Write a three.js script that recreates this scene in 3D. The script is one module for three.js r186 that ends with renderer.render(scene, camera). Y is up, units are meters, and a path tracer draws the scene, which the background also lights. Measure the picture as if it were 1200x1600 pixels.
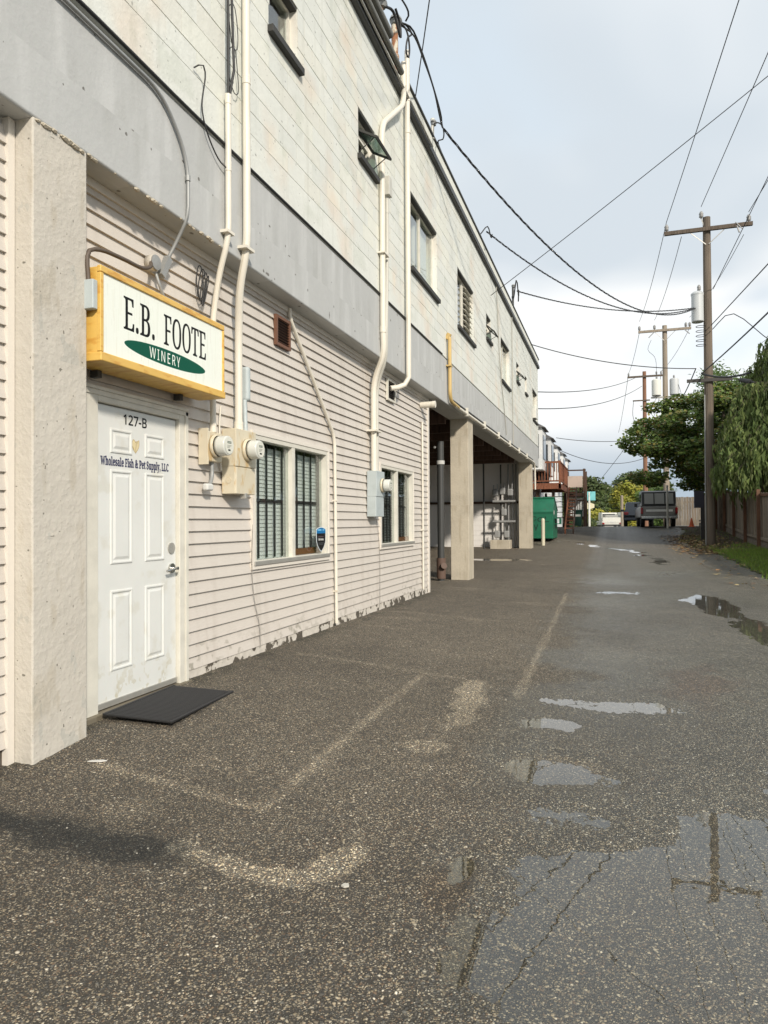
import * as THREE from 'three';
import { mergeGeometries } from 'three/addons/utils/BufferGeometryUtils.js';
import { RoundedBoxGeometry } from 'three/addons/geometries/RoundedBoxGeometry.js';

// ---------------------------------------------------------------- camera, sky, sun, exposure
const scene = new THREE.Scene();
const camera = new THREE.PerspectiveCamera(71.56, 0.75, 0.1, 900);
camera.position.set(0, 1.35, 0);
camera.rotation.order = 'YXZ';
camera.rotation.set(THREE.MathUtils.degToRad(0.78), Math.atan(360 / 1110), THREE.MathUtils.degToRad(-0.35));

const renderer = new THREE.WebGLRenderer({ antialias: true });
renderer.toneMapping = THREE.LinearToneMapping;
renderer.toneMappingExposure = 1.42;
renderer.shadowMap.enabled = true;

const SUN = new THREE.Vector3(1.0, 0.86, 1.15).normalize();
const sun = new THREE.DirectionalLight(new THREE.Color(1.0, 0.91, 0.80), 2.9);
sun.position.copy(SUN).multiplyScalar(60);
sun.castShadow = true; sun.shadow.radius = 8;
sun.shadow.mapSize.set(4096, 4096);
Object.assign(sun.shadow.camera, { left: -45, right: 45, top: 45, bottom: -45, near: 1, far: 160 });
scene.add(sun, sun.target);

// ---------------------------------------------------------------- random numbers and noise
function rng(seed) { let a = seed >>> 0; return () => { a = (a + 0x6D2B79F5) | 0; let t = Math.imul(a ^ (a >>> 15), 1 | a); t = (t + Math.imul(t ^ (t >>> 7), 61 | t)) ^ t; return ((t ^ (t >>> 14)) >>> 0) / 4294967296; }; }
const NS = 256, NT = new Float32Array(NS * NS); { const r = rng(77); for (let i = 0; i < NT.length; i++) NT[i] = r(); }
const sm = t => t * t * (3 - 2 * t);
function vn(x, y, per = NS) {                                    // value noise, periodic in per cells
  const xi = Math.floor(x), yi = Math.floor(y), fx = sm(x - xi), fy = sm(y - yi);
  const w = v => ((v % per) + per) % per & 255;
  const x0 = w(xi), x1 = w(xi + 1), y0 = w(yi) * NS, y1 = w(yi + 1) * NS;
  const a = NT[y0 + x0], b = NT[y0 + x1], c = NT[y1 + x0], d = NT[y1 + x1];
  return a + (b - a) * fx + (c - a) * fy + (a - b - c + d) * fx * fy;
}
function fbm(x, y, o = 4, per = NS) { let s = 0, a = 0.5, n = 0; for (let i = 0; i < o; i++) { s += a * vn(x + i * 17, y + i * 31, per); n += a; a *= 0.5; x *= 2; y *= 2; per = Math.min(NS, per * 2); } return s / n; }
const clamp = (v, a = 0, b = 1) => v < a ? a : v > b ? b : v;
const ss = (a, b, v) => sm(clamp((v - a) / (b - a)));
const lerp = (a, b, t) => a + (b - a) * t;
function interp(tab, v) { if (v <= tab[0][0]) return tab[0][1]; for (let i = 1; i < tab.length; i++) if (v <= tab[i][0]) { const [a, p] = tab[i - 1], [b, q] = tab[i]; return lerp(p, q, sm((v - a) / (b - a)) * 0.5 + 0.5 * (v - a) / (b - a)); } return tab[tab.length - 1][1]; }

// ---------------------------------------------------------------- the sky: air and broken cloud
{
  const W = 2048, H = 1024, data = new Float32Array(W * H * 4);
  for (let j = 0; j < H; j++) {
    const el = ((j + 0.5) / H - 0.5) * Math.PI, cy = Math.sin(el), ce = Math.cos(el);
    for (let i = 0; i < W; i++) {
      const az = ((i + 0.5) / W - 0.5) * 2 * Math.PI, cx = Math.cos(az) * ce, cz = Math.sin(az) * ce;
      const k = (j * W + i) * 4, up = Math.max(cy, 0);
      // clear air
      let r = lerp(0.60, 0.46, Math.pow(up, 0.55)), g = lerp(0.68, 0.58, Math.pow(up, 0.55)), b = lerp(0.74, 0.70, Math.pow(up, 0.55));
      // cloud sheet, seen in perspective
      const q = 1 / (up + 0.16), px = cx * q * 1.15 + 1.1, pz = cz * q * 1.15 + 6.6;
      const wx = px + 0.6 * fbm(px * 0.9 + 4, pz * 0.9, 3), wz = pz + 0.6 * fbm(px * 0.9, pz * 0.9 + 8, 3);
      const n = fbm(wx * 1.0, wz * 1.0, 6), m = fbm(wx * 0.5 + 11, wz * 0.5 + 5, 4);
      const cov = ss(0.30, 0.60, n * 0.65 + m * 0.35 + 0.07);
      const thick = ss(0.38, 0.62, fbm(wx * 0.8 + 52, wz * 0.8 + 7, 5));
      const cr = lerp(0.74, 0.49, thick), cg = lerp(0.745, 0.535, thick), cb = lerp(0.74, 0.575, thick);
      r = lerp(r, cr, cov * 0.92); g = lerp(g, cg, cov * 0.92); b = lerp(b, cb, cov * 0.92);
      // far bank of rain cloud along the horizon
      const bank = ss(0.17, 0.03, up + 0.07 * (fbm(az * 3 + 40, up * 20, 3, 256) - 0.5));
      r = lerp(r, 0.30, bank * 0.8); g = lerp(g, 0.37, bank * 0.8); b = lerp(b, 0.44, bank * 0.8);
      if (cy < 0) { r = 0.16; g = 0.16; b = 0.15; }
      data[k] = r; data[k + 1] = g; data[k + 2] = b; data[k + 3] = 1;
    }
  }
  const t = new THREE.DataTexture(data, W, H, THREE.RGBAFormat, THREE.FloatType);
  t.mapping = THREE.EquirectangularReflectionMapping; t.magFilter = t.minFilter = THREE.LinearFilter;
  t.colorSpace = THREE.LinearSRGBColorSpace; t.needsUpdate = true;
  scene.background = t; scene.environment = t;
  scene.backgroundIntensity = 1.0; scene.environmentIntensity = 1.0;
}

// ---------------------------------------------------------------- naming and tagging
const used = new Map();
function numbered(n) { const k = used.get(n) || 0; used.set(n, k + 1); return k ? `${n}_${String(k).padStart(3, '0')}` : n; }
function tag(o, label, category, group) { o.userData.label = label; if (category) o.userData.category = category; if (group) o.userData.group = group; return o; }
function thing(name, label, category, p = [0, 0, 0], group, turn = 0) {
  const o = new THREE.Group(); o.name = numbered(name); o.position.set(...p); o.rotation.y = turn; scene.add(o);
  return tag(o, label, category, group);
}
function put(name, geo, mat, parent) {
  const m = new THREE.Mesh(Array.isArray(geo) ? merge(geo) : geo, mat);
  m.name = parent ? name : numbered(name); m.castShadow = m.receiveShadow = true; (parent || scene).add(m); return m;
}
function solo(name, geo, mat, label, category, group) { return tag(put(name, geo, mat), label, category, group); }
function struct(name, geo, mat) { const m = put(name, geo, mat); m.userData.kind = 'structure'; return m; }
function stuff(name, geo, mat, label, category, parent) { const m = put(name, geo, mat, parent); m.userData.kind = 'stuff'; if (label) tag(m, label, category); return m; }
function merge(list) {
  const l = list.map(g => g.index ? g.toNonIndexed() : g);
  const all = l.every(g => g.attributes.color);
  for (const g of l) for (const k of Object.keys(g.attributes)) if (!['position', 'normal', 'uv'].includes(k) && !(k === 'color' && all)) g.deleteAttribute(k);
  return mergeGeometries(l);
}
// ---------------------------------------------------------------- geometry helpers
function uvm(g) {                                                // uv in metres from the face direction
  if (g.index) { const h = g.toNonIndexed(); g = h; }
  const p = g.attributes.position, n = g.attributes.normal, uv = new Float32Array(p.count * 2);
  for (let i = 0; i < p.count; i += 3) {
    let ax = 0, ay = 0, az = 0; for (let k = 0; k < 3; k++) { ax += n.getX(i + k); ay += n.getY(i + k); az += n.getZ(i + k); }
    ax = Math.abs(ax); ay = Math.abs(ay); az = Math.abs(az);
    for (let k = 0; k < 3; k++) {
      const x = p.getX(i + k), y = p.getY(i + k), z = p.getZ(i + k);
      const [u, v] = ax >= ay && ax >= az ? [-z, y] : ay >= az ? [x, -z] : [x, y];
      uv[(i + k) * 2] = u; uv[(i + k) * 2 + 1] = v;
    }
  }
  g.setAttribute('uv', new THREE.BufferAttribute(uv, 2)); return g;
}
// box between two corners
function bx(x0, x1, y0, y1, z0, z1) { return uvm(new THREE.BoxGeometry(Math.abs(x1 - x0), Math.abs(y1 - y0), Math.abs(z1 - z0)).translate((x0 + x1) / 2, (y0 + y1) / 2, (z0 + z1) / 2)); }
function rbx(x0, x1, y0, y1, z0, z1, r = 0.008, s = 2) { const a = Math.abs(x1 - x0), b = Math.abs(y1 - y0), c = Math.abs(z1 - z0); return uvm(new RoundedBoxGeometry(a, b, c, s, Math.min(r, a * 0.45, b * 0.45, c * 0.45)).translate((x0 + x1) / 2, (y0 + y1) / 2, (z0 + z1) / 2)); }
// facade box: along t0..t1 (distance up the alley), height y0..y1, x0..x1 across
const fb = (t0, t1, y0, y1, x0, x1) => bx(x0, x1, y0, y1, -t1, -t0);
const frb = (t0, t1, y0, y1, x0, x1, r, s) => rbx(x0, x1, y0, y1, -t1, -t0, r, s);
const V = (x, y, z) => new THREE.Vector3(x, y, z);
const F = (t, y, x) => V(x, y, -t);
function bar(a, b, w, d = w) {                                   // square bar from a to b
  const l = a.distanceTo(b), g = uvm(new THREE.BoxGeometry(w, l, d));
  const q = new THREE.Quaternion().setFromUnitVectors(V(0, 1, 0), b.clone().sub(a).normalize());
  return g.applyQuaternion(q).translate((a.x + b.x) / 2, (a.y + b.y) / 2, (a.z + b.z) / 2);
}
function rod(a, b, r, r2 = r, seg = 10) {                        // round bar
  const l = a.distanceTo(b), g = new THREE.CylinderGeometry(r2, r, l, seg);
  const q = new THREE.Quaternion().setFromUnitVectors(V(0, 1, 0), b.clone().sub(a).normalize());
  return g.applyQuaternion(q).translate((a.x + b.x) / 2, (a.y + b.y) / 2, (a.z + b.z) / 2);
}
class Poly extends THREE.Curve {                                 // polyline with rounded bends
  constructor(pts, bend) {
    super(); const path = new THREE.CurvePath(); let last = pts[0].clone();
    for (let i = 1; i < pts.length - 1; i++) {
      const a = pts[i - 1], b = pts[i], c = pts[i + 1], k = Math.min(bend, a.distanceTo(b) * 0.48, b.distanceTo(c) * 0.48);
      const p = b.clone().add(a.clone().sub(b).setLength(k)), q = b.clone().add(c.clone().sub(b).setLength(k));
      path.add(new THREE.LineCurve3(last, p)); path.add(new THREE.QuadraticBezierCurve3(p, b.clone(), q)); last = q;
    }
    path.add(new THREE.LineCurve3(last, pts[pts.length - 1].clone())); this.path = path;
  }
  getPoint(t) { return this.path.getPoint(t); }
}
function pipe(pts, r, bend = 0.12, seg = 8, per = 10) { return capped(new THREE.TubeGeometry(new Poly(pts, bend), Math.max(6, pts.length * per), r, seg), pts, r); }
function capped(g, pts, r) { const a = pts[0], b = pts[1], c = pts[pts.length - 1], d = pts[pts.length - 2]; const e = 0.001;
  return merge([g, rod(a, a.clone().add(a.clone().sub(b).setLength(e)), r * 0.98), rod(c, c.clone().add(c.clone().sub(d).setLength(e)), r * 0.98)]); }
function sagPts(a, b, sag, n = 24) { const o = []; for (let i = 0; i <= n; i++) { const t = i / n; const p = a.clone().lerp(b, t); p.y -= 4 * sag * t * (1 - t); o.push(p); } return o; }
function cable(pts, r, seg = 6) { return new THREE.TubeGeometry(new THREE.CatmullRomCurve3(pts), Math.max(12, pts.length * 3), r, seg); }
function lathe(pts, seg = 20) { return new THREE.LatheGeometry(pts.map(p => new THREE.Vector2(p[0], p[1])), seg); }
function shapeOf(pts) { const s = new THREE.Shape(); pts.forEach((p, i) => i ? s.lineTo(p[0], p[1]) : s.moveTo(p[0], p[1])); s.closePath(); return s; }
function rectHole(a, b, c, d) { const h = new THREE.Path(); h.moveTo(a, c); h.lineTo(a, d); h.lineTo(b, d); h.lineTo(b, c); h.closePath(); return h; }
// a wall in the facade plane: outline and holes in (t, y), front face at x = xf, thickness back
function wallShape(t0, t1, y0, y1, holes, xf, th) {
  const s = shapeOf([[t0, y0], [t1, y0], [t1, y1], [t0, y1]]); for (const h of holes) s.holes.push(rectHole(...h));
  return uvm(new THREE.ExtrudeGeometry(s, { depth: th, bevelEnabled: false }).rotateY(Math.PI / 2).translate(xf - th, 0, 0));
}
// ---------------------------------------------------------------- textures
function tex(N, M, fn, srgb = true, rep = [1, 1]) {
  const d = new Uint8Array(N * M * 4);
  for (let j = 0; j < M; j++) for (let i = 0; i < N; i++) { const c = fn(i / N, j / M, i, j), k = (j * N + i) * 4; d[k] = clamp(c[0]) * 255; d[k + 1] = clamp(c[1]) * 255; d[k + 2] = clamp(c[2]) * 255; d[k + 3] = c.length > 3 ? clamp(c[3]) * 255 : 255; }
  const t = new THREE.DataTexture(d, N, M); t.wrapS = t.wrapT = THREE.RepeatWrapping; t.magFilter = THREE.LinearFilter; t.minFilter = THREE.LinearMipmapLinearFilter; t.generateMipmaps = true;
  if (srgb) t.colorSpace = THREE.SRGBColorSpace; t.repeat.set(...rep); t.needsUpdate = true; return t;
}
const s8 = v => v <= 0.0031308 ? v * 12.92 : 1.055 * Math.pow(v, 1 / 2.4) - 0.055;
const lin = (r, g, b) => [s8(clamp(r)), s8(clamp(g)), s8(clamp(b))];
function canvasTex(w, h, draw) { const c = document.createElement('canvas'); c.width = w; c.height = h; const x = c.getContext('2d'); draw(x, w, h); const t = new THREE.CanvasTexture(c); t.colorSpace = THREE.SRGBColorSpace; return t; }
const M = (r, g, b, o = {}) => { const m = new THREE.MeshStandardMaterial({ roughness: 0.8, metalness: 0, ...o }); m.color.setRGB(r, g, b); return m; };
const g3 = v => [v, v, v];
// ---------------------------------------------------------------- materials
// asphalt: aggregate stones set in dark binder
const ASN = 2048, asCol = new Float32Array(ASN * ASN * 3), asH = new Float32Array(ASN * ASN);
{
  const r = rng(5);
  for (let j = 0; j < ASN; j++) for (let i = 0; i < ASN; i++) { const k = j * ASN + i, n = 0.7 + 0.6 * fbm(i / 32, j / 32, 3, 64); asCol[k * 3] = 0.036 * n; asCol[k * 3 + 1] = 0.033 * n; asCol[k * 3 + 2] = 0.028 * n; asH[k] = 0.15 * n; }
  const pal = [[0.17, 0.145, 0.105], [0.12, 0.105, 0.082], [0.09, 0.088, 0.08], [0.06, 0.057, 0.052], [0.24, 0.205, 0.15], [0.045, 0.045, 0.043], [0.28, 0.255, 0.205], [0.11, 0.08, 0.056], [0.05, 0.048, 0.042]];
  for (let s = 0; s < 155000; s++) {
    const cx = r() * ASN, cy = r() * ASN, big = r(), rad = big > 0.985 ? 4.5 + r() * 3 : 1.6 + r() * r() * 4.2, el = 0.65 + r() * 0.6, an = r() * Math.PI, ca = Math.cos(an), sa = Math.sin(an);
    const c = r() > 0.991 ? [0.46, 0.43, 0.37] : pal[(r() * pal.length) | 0], f = 0.75 + r() * 0.55, R = Math.ceil(rad * 1.3);
    for (let y = -R; y <= R; y++) for (let x = -R; x <= R; x++) {
      const u = (x * ca + y * sa) / rad, v = (-x * sa + y * ca) / (rad * el), q = u * u + v * v; if (q > 1) continue;
      const k = (((cy + y) | 0) + ASN) % ASN * ASN + (((cx + x) | 0) + ASN) % ASN, h = 0.35 + 0.65 * Math.sqrt(1 - q) * Math.min(1, rad / 5), e = 0.8 + 0.2 * (1 - q);
      if (h < asH[k] - 0.1) continue; asH[k] = h; asCol[k * 3] = c[0] * f * e; asCol[k * 3 + 1] = c[1] * f * e; asCol[k * 3 + 2] = c[2] * f * e;
    }
  }
}
const asphaltMap = tex(ASN, ASN, (u, v, i, j) => { const k = (j * ASN + i) * 3; return lin(asCol[k], asCol[k + 1], asCol[k + 2]); }, true, [0.5, 0.5]);
const asphaltBump = tex(ASN, ASN, (u, v, i, j) => g3(asH[j * ASN + i]), false, [0.5, 0.5]);
const wetAt = (x, t) => {                                        // 0 dry .. 1 wet film
  const edge = interp([[1.8, -0.55], [2.5, -0.57], [3.4, -0.62], [5.3, -0.70], [13.5, -0.75], [17, -0.8], [30, -0.6]], t);
  const n = fbm(x * 1.6 + 40, t * 1.1, 4) - 0.5, n2 = fbm(x * 7 + 9, t * 5, 3) - 0.5;
  let w = ss(-0.28, 0.42, x - edge + n * 1.1 + n2 * 0.35) * (0.75 + 0.5 * (fbm(x * 0.9 + 70, t * 0.7 + 3, 3) - 0.5));
  w *= 1 - 0.55 * ss(6, 13, t) * ss(0.2, 0.7, fbm(x * 0.5 + 3, t * 0.22 + 60, 3));
  return clamp(w);
};
const wetRough = tex(1024, 2048, (u, v) => { const x = u * 8 - 4, t = 1 + v * 19, w = wetAt(x, t); return g3(lerp(0.82, 0.22, w) + 0.10 * (fbm(x * 22, t * 16, 3) - 0.5)); }, false);
wetRough.wrapS = wetRough.wrapT = THREE.ClampToEdgeWrapping; wetRough.channel = 1;
const asphalt = M(1, 1, 1, { map: asphaltMap, bumpMap: asphaltBump, bumpScale: 0.006, roughnessMap: wetRough, roughness: 1, vertexColors: true });

// painted concrete and block
const stuccoBump = tex(1024, 1024, (u, v) => { const n = fbm(u * 24, v * 24, 5, 24), p = Math.pow(fbm(u * 64 + 9, v * 64, 3, 64), 2); return g3(0.6 * n + 0.4 * p); }, false, [1 / 1.3, 1 / 1.3]);
const stuccoCol = tex(1024, 1024, (u, v) => {
  const n = fbm(u * 6, v * 6, 5, 6), f = fbm(u * 64, v * 64, 3, 64); let k = 0.93 + 0.12 * (n - 0.5) + 0.05 * (f - 0.5);
  let c = [0.56 * k, 0.525 * k, 0.455 * k];
  const chip = fbm(u * 14 + 3, v * 9 + 5, 5, 14), where = fbm(u * 4 + 8, v * 3 + 2, 2, 4);
  if (chip + 0.35 * where > 0.945) c = [0.46, 0.44, 0.39];                     // paint flaked to grey concrete
  const pit = fbm(u * 90 + 5, v * 90 + 5, 2, 90); if (pit > 0.89) c = [0.2, 0.185, 0.155];
  const dirt = ss(0.60, 0.80, fbm(u * 30 + 4, v * 7, 4, 30)); c = c.map((x, i) => x * (1 - dirt * [0.10, 0.12, 0.16][i]));
  return lin(...c);
}, true, [1 / 2.3, 1 / 2.3]);
const stucco = M(1, 1, 1, { map: stuccoCol, bumpMap: stuccoBump, bumpScale: 0.006, roughness: 0.78 });
const rawCol = tex(1024, 1024, (u, v) => { const n = fbm(u * 5, v * 5, 5, 5), f = fbm(u * 80, v * 80, 3, 80); const k = 0.9 + 0.35 * (n - 0.5) + 0.15 * (f - 0.5); const st = ss(0.55, 0.75, fbm(u * 26 + 3, v * 3, 3, 26)); return lin(0.53 * k * (1 - 0.13 * st), 0.475 * k * (1 - 0.15 * st), 0.37 * k * (1 - 0.18 * st)); }, true, [1 / 1.7, 1 / 1.7]);
const rawConcrete = M(1, 1, 1, { map: rawCol, bumpMap: stuccoBump, bumpScale: 0.004, roughness: 0.88 });
const beamCol = tex(2048, 512, (u, v) => {
  const n = fbm(u * 10, v * 3, 5, 10), f = fbm(u * 128, v * 32, 3, 128); let k = 0.97 + 0.14 * (n - 0.5) + 0.05 * (f - 0.5);
  const st = ss(0.5, 0.8, fbm(u * 60 + 2, v * 1.5 + 4, 4, 60)) * 0.10; let c = [0.46 * k, 0.468 * k, 0.455 * k].map(x => x + st * 0.55);
  const dk = ss(0.58, 0.8, fbm(u * 45 + 22, v * 2 + 14, 4, 45)); c = c.map((x, i) => x * (1 - dk * [0.07, 0.07, 0.08][i]));
  const pit = fbm(u * 120 + 15, v * 30 + 5, 2, 120); if (pit > 0.885) c = [0.16, 0.155, 0.14];
  return lin(...c);
}, true, [1 / 8, 1 / 2]);
const beamPaint = M(1, 1, 1, { map: beamCol, bumpMap: stuccoBump, bumpScale: 0.0025, roughness: 0.75 });
const blockCol = tex(1024, 1024, (u, v) => {
  const n = fbm(u * 5, v * 5, 5, 5), f = fbm(u * 100, v * 100, 3, 100); const k = 0.97 + 0.12 * (n - 0.5) + 0.06 * (f - 0.5);
  let c = [0.70 * k, 0.715 * k, 0.66 * k];
  const pk = ss(0.60, 0.78, fbm(u * 4 + 2, v * 4 + 1, 5, 4)) * 0.7; c = [lerp(c[0], 0.68, pk), lerp(c[1], 0.60, pk), lerp(c[2], 0.50, pk)];
  const st = ss(0.56, 0.8, fbm(u * 40 + 5, v * 3 + 7, 4, 40)); c = c.map((x, i) => x * (1 - st * [0.08, 0.08, 0.09][i]));
  const gn = ss(0.66, 0.8, fbm(u * 12 + 6, v * 12 + 1, 5, 12)); c = c.map((x, i) => x * (1 - gn * [0.10, 0.09, 0.11][i]));
  const pit = fbm(u * 128 + 7, v * 128 + 3, 2, 128); if (pit > 0.88) c = c.map(x => x * 0.5);
  return lin(...c);
}, true, [0.25, 0.25]);
const blockMats = [[1, 1, 1], [0.955, 0.96, 0.965], [1.03, 1.02, 0.99], [0.985, 0.965, 0.94]].map(c => M(...c, { map: blockCol, bumpMap: stuccoBump, bumpScale: 0.004, roughness: 0.82 }));
const blockPaint = blockMats[0];
const whiteBlock = M(0.78, 0.76, 0.72, { bumpMap: stuccoBump, bumpScale: 0.004, roughness: 0.8 });
// vinyl siding: one map for the whole ground-floor wall (9.6 m by 3.8 m)
const sideCol = tex(2048, 1024, (u, v) => {
  const t = u * 9.6, y = v * 3.8, n = fbm(t * 1.2, y * 3, 4), f = fbm(t * 30, y * 60, 3); let k = 0.985 + 0.07 * (n - 0.5) + 0.04 * (f - 0.5);
  let c = [0.59 * k, 0.545 * k, 0.485 * k];
  const drip = ss(0.52, 0.82, fbm(t * 9 + 4, y * 0.8 + 2, 4)); c = c.map((x, i) => x * (1 - drip * [0.09, 0.10, 0.11][i]));
  const mil = ss(0.56, 0.72, fbm(t * 13, y * 17 + 5, 5)) * ss(0.62, 0.10, y + 0.35 * fbm(t * 2, y * 3 + 9, 3)); c = c.map((x, i) => x * (1 - mil * [0.55, 0.55, 0.6][i]));
  const underSign = ss(0.46, 0.66, fbm(t * 6 + 30, y * 7, 5)) * ss(0.62, 0.2, Math.abs(t - 4.5)) * ss(0.22, 0.08, Math.abs(y - 2.30)); c = c.map((x, i) => x * (1 - underSign * [0.40, 0.43, 0.5][i]));  // darker blotches on the laps between the sign and the door
  return lin(...c);
}, true, [1 / 9.6, 1 / 3.8]);
const sideBump = tex(512, 512, (u, v) => g3(fbm(u * 5, v * 70, 4, 70)), false, [1 / 0.6, 1 / 0.6]);
const vinyl = M(1, 1, 1, { map: sideCol, bumpMap: sideBump, bumpScale: 0.0008, roughness: 0.5 });
const vinylTrim = M(0.70, 0.655, 0.58, { roughness: 0.5 });
const peelCol = tex(2048, 128, (u, v) => {
  const p = fbm(u * 90, v * 6 + 3, 5, 90), q = fbm(u * 16 + 5, v * 2, 3, 16); let c = p + 0.4 * q > 0.79 ? [0.10, 0.085, 0.065] : p + 0.4 * q > 0.755 ? [0.34, 0.31, 0.26] : [0.63, 0.585, 0.51];
  const k = 0.9 + 0.25 * (fbm(u * 200, v * 14, 2, 200) - 0.5); return lin(...c.map(x => x * k));
}, true, [1 / 8, 2]);
const peel = M(1, 1, 1, { map: peelCol, bumpMap: stuccoBump, bumpScale: 0.005, roughness: 0.85 });
// metals, plastics
const fine = tex(512, 512, (u, v) => { const k = 0.9 + 0.22 * (fbm(u * 8, v * 8, 5, 8) - 0.5) + 0.05 * (fbm(u * 90, v * 90, 2, 90) - 0.5); return lin(k, k * 0.995, k * 0.98); }, true, [1 / 0.7, 1 / 0.7]);
const pvcTex = tex(512, 512, (u, v) => { const k = 0.95 + 0.12 * (fbm(u * 4, v * 12, 4, 12) - 0.5), s = ss(0.68, 0.8, fbm(u * 9 + 3, v * 30, 4, 30)); return lin(0.74 * k * (1 - 0.25 * s), 0.70 * k * (1 - 0.3 * s), 0.60 * k * (1 - 0.4 * s)); });
const pvc = M(1, 1, 1, { map: pvcTex, roughness: 0.45 });
const greyConduit = M(0.34, 0.35, 0.345, { roughness: 0.5, metalness: 0.25, map: fine });
const darkPipe = M(0.05, 0.052, 0.05, { roughness: 0.5, map: fine });
const roofPipe = M(0.19, 0.19, 0.17, { roughness: 0.55, metalness: 0.2, map: fine });
const blackRubber = M(0.018, 0.018, 0.018, { roughness: 0.55 });
const wireMat = M(0.025, 0.026, 0.028, { roughness: 0.6 });
const whitePaint = M(0.74, 0.735, 0.68, { roughness: 0.42, map: fine });
const frameWhite = M(0.70, 0.68, 0.60, { roughness: 0.5, map: fine });
const alu = M(0.48, 0.47, 0.43, { roughness: 0.45, metalness: 0.5, map: fine });
const darkSill = M(0.045, 0.045, 0.042, { roughness: 0.7, map: fine });
const chrome = M(0.50, 0.49, 0.46, { roughness: 0.25, metalness: 1 });
const blackIron = M(0.02, 0.02, 0.021, { roughness: 0.5 });
const glass = new THREE.MeshPhysicalMaterial({ color: 0xffffff, roughness: 0.02, transmission: 1, thickness: 0, ior: 1.5 }); glass.color.setRGB(0.90, 0.93, 0.92);
const tintGlass = new THREE.MeshPhysicalMaterial({ roughness: 0.03, transmission: 0.9, thickness: 0, ior: 1.5 }); tintGlass.color.setRGB(0.45, 0.55, 0.52);
const blindMat = M(0.78, 0.78, 0.74, { roughness: 0.6 });
const roomWall = M(0.52, 0.50, 0.45, { roughness: 0.9 });
const yellowPaint = M(0.72, 0.46, 0.11, { roughness: 0.42, map: tex(512, 512, (u, v) => { const s = ss(0.55, 0.78, fbm(u * 6 + 4, v * 22, 5, 22)), k = 0.95 + 0.14 * (fbm(u * 7, v * 7, 4, 7) - 0.5); return lin(k * (1 - 0.16 * s), k * (1 - 0.30 * s), k * (1 - 0.45 * s)); }, true, [1 / 0.8, 1 / 0.8]) });
const gasYellow = M(0.60, 0.43, 0.17, { roughness: 0.5, map: fine });
const tanMetal = M(0.63, 0.57, 0.43, { roughness: 0.5, map: tex(512, 512, (u, v) => { const s = ss(0.57, 0.75, fbm(u * 10 + 4, v * 4, 5, 10)), k = 0.97 + 0.12 * (fbm(u * 7, v * 7, 4, 7) - 0.5); return lin(k * (1 - 0.12 * s), k * (1 - 0.28 * s), k * (1 - 0.5 * s)); }, true, [1 / 0.5, 1 / 0.5]) });
const greyMetal = M(0.47, 0.53, 0.54, { roughness: 0.5, map: fine });
const concreteGrey = M(0.36, 0.35, 0.32, { roughness: 0.9, map: rawCol });
// wood
function woodTex(c0, c1, seed, knots = true) { return tex(512, 512, (u, v) => { const g = fbm(u * 40 + seed, v * 2.2, 5, 40), w = fbm(u * 8 + seed * 2, v * 3, 4, 8), cr = fbm(u * 64 + seed, v * 2, 3, 64) > 0.78 ? 0.45 : 1; const k = (0.55 + 0.9 * g) * cr * (0.8 + 0.4 * w); return lin(...c0.map((x, i) => lerp(x, c1[i], w) * k)); }); }
const fenceWood = [[0.215, 0.185, 0.145], [0.25, 0.215, 0.17], [0.18, 0.155, 0.125], [0.23, 0.185, 0.135]].map((c, i) => M(1, 1, 1, { map: woodTex(c, c.map(x => x * 0.8), i * 7 + 3), roughness: 0.9 }));
const postWood = M(1, 1, 1, { map: woodTex([0.15, 0.075, 0.042], [0.10, 0.055, 0.034], 31), roughness: 0.88 });
const poleTex = woodTex([0.17, 0.135, 0.10], [0.12, 0.10, 0.08], 51); const poleWood = M(1, 1, 1, { map: poleTex, roughness: 0.92 });
const palePole = M(1, 1, 1, { map: woodTex([0.32, 0.27, 0.21], [0.26, 0.22, 0.17], 61), roughness: 0.92 });
const armWood = M(0.75, 0.72, 0.7, { map: poleTex, roughness: 0.92 });
const deckWood = M(1, 1, 1, { map: woodTex([0.23, 0.085, 0.04], [0.17, 0.06, 0.03], 71), roughness: 0.8 });
const deckDark = M(1, 1, 1, { map: woodTex([0.085, 0.048, 0.03], [0.065, 0.036, 0.024], 81), roughness: 0.85 });
const barkMat = M(1, 1, 1, { map: woodTex([0.10, 0.08, 0.06], [0.07, 0.055, 0.04], 91), roughness: 0.95 });
const water = new THREE.MeshPhysicalMaterial({ roughness: 0.0, transmission: 1, thickness: 0, ior: 1.6 }); water.color.setRGB(0.88, 0.87, 0.83);
const rippleMap = tex(512, 512, (u, v) => g3(fbm(u * 14, v * 14, 3, 14)), false, [1 / 1.5, 1 / 1.5]); water.bumpMap = rippleMap; water.bumpScale = 0.00035;

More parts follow.
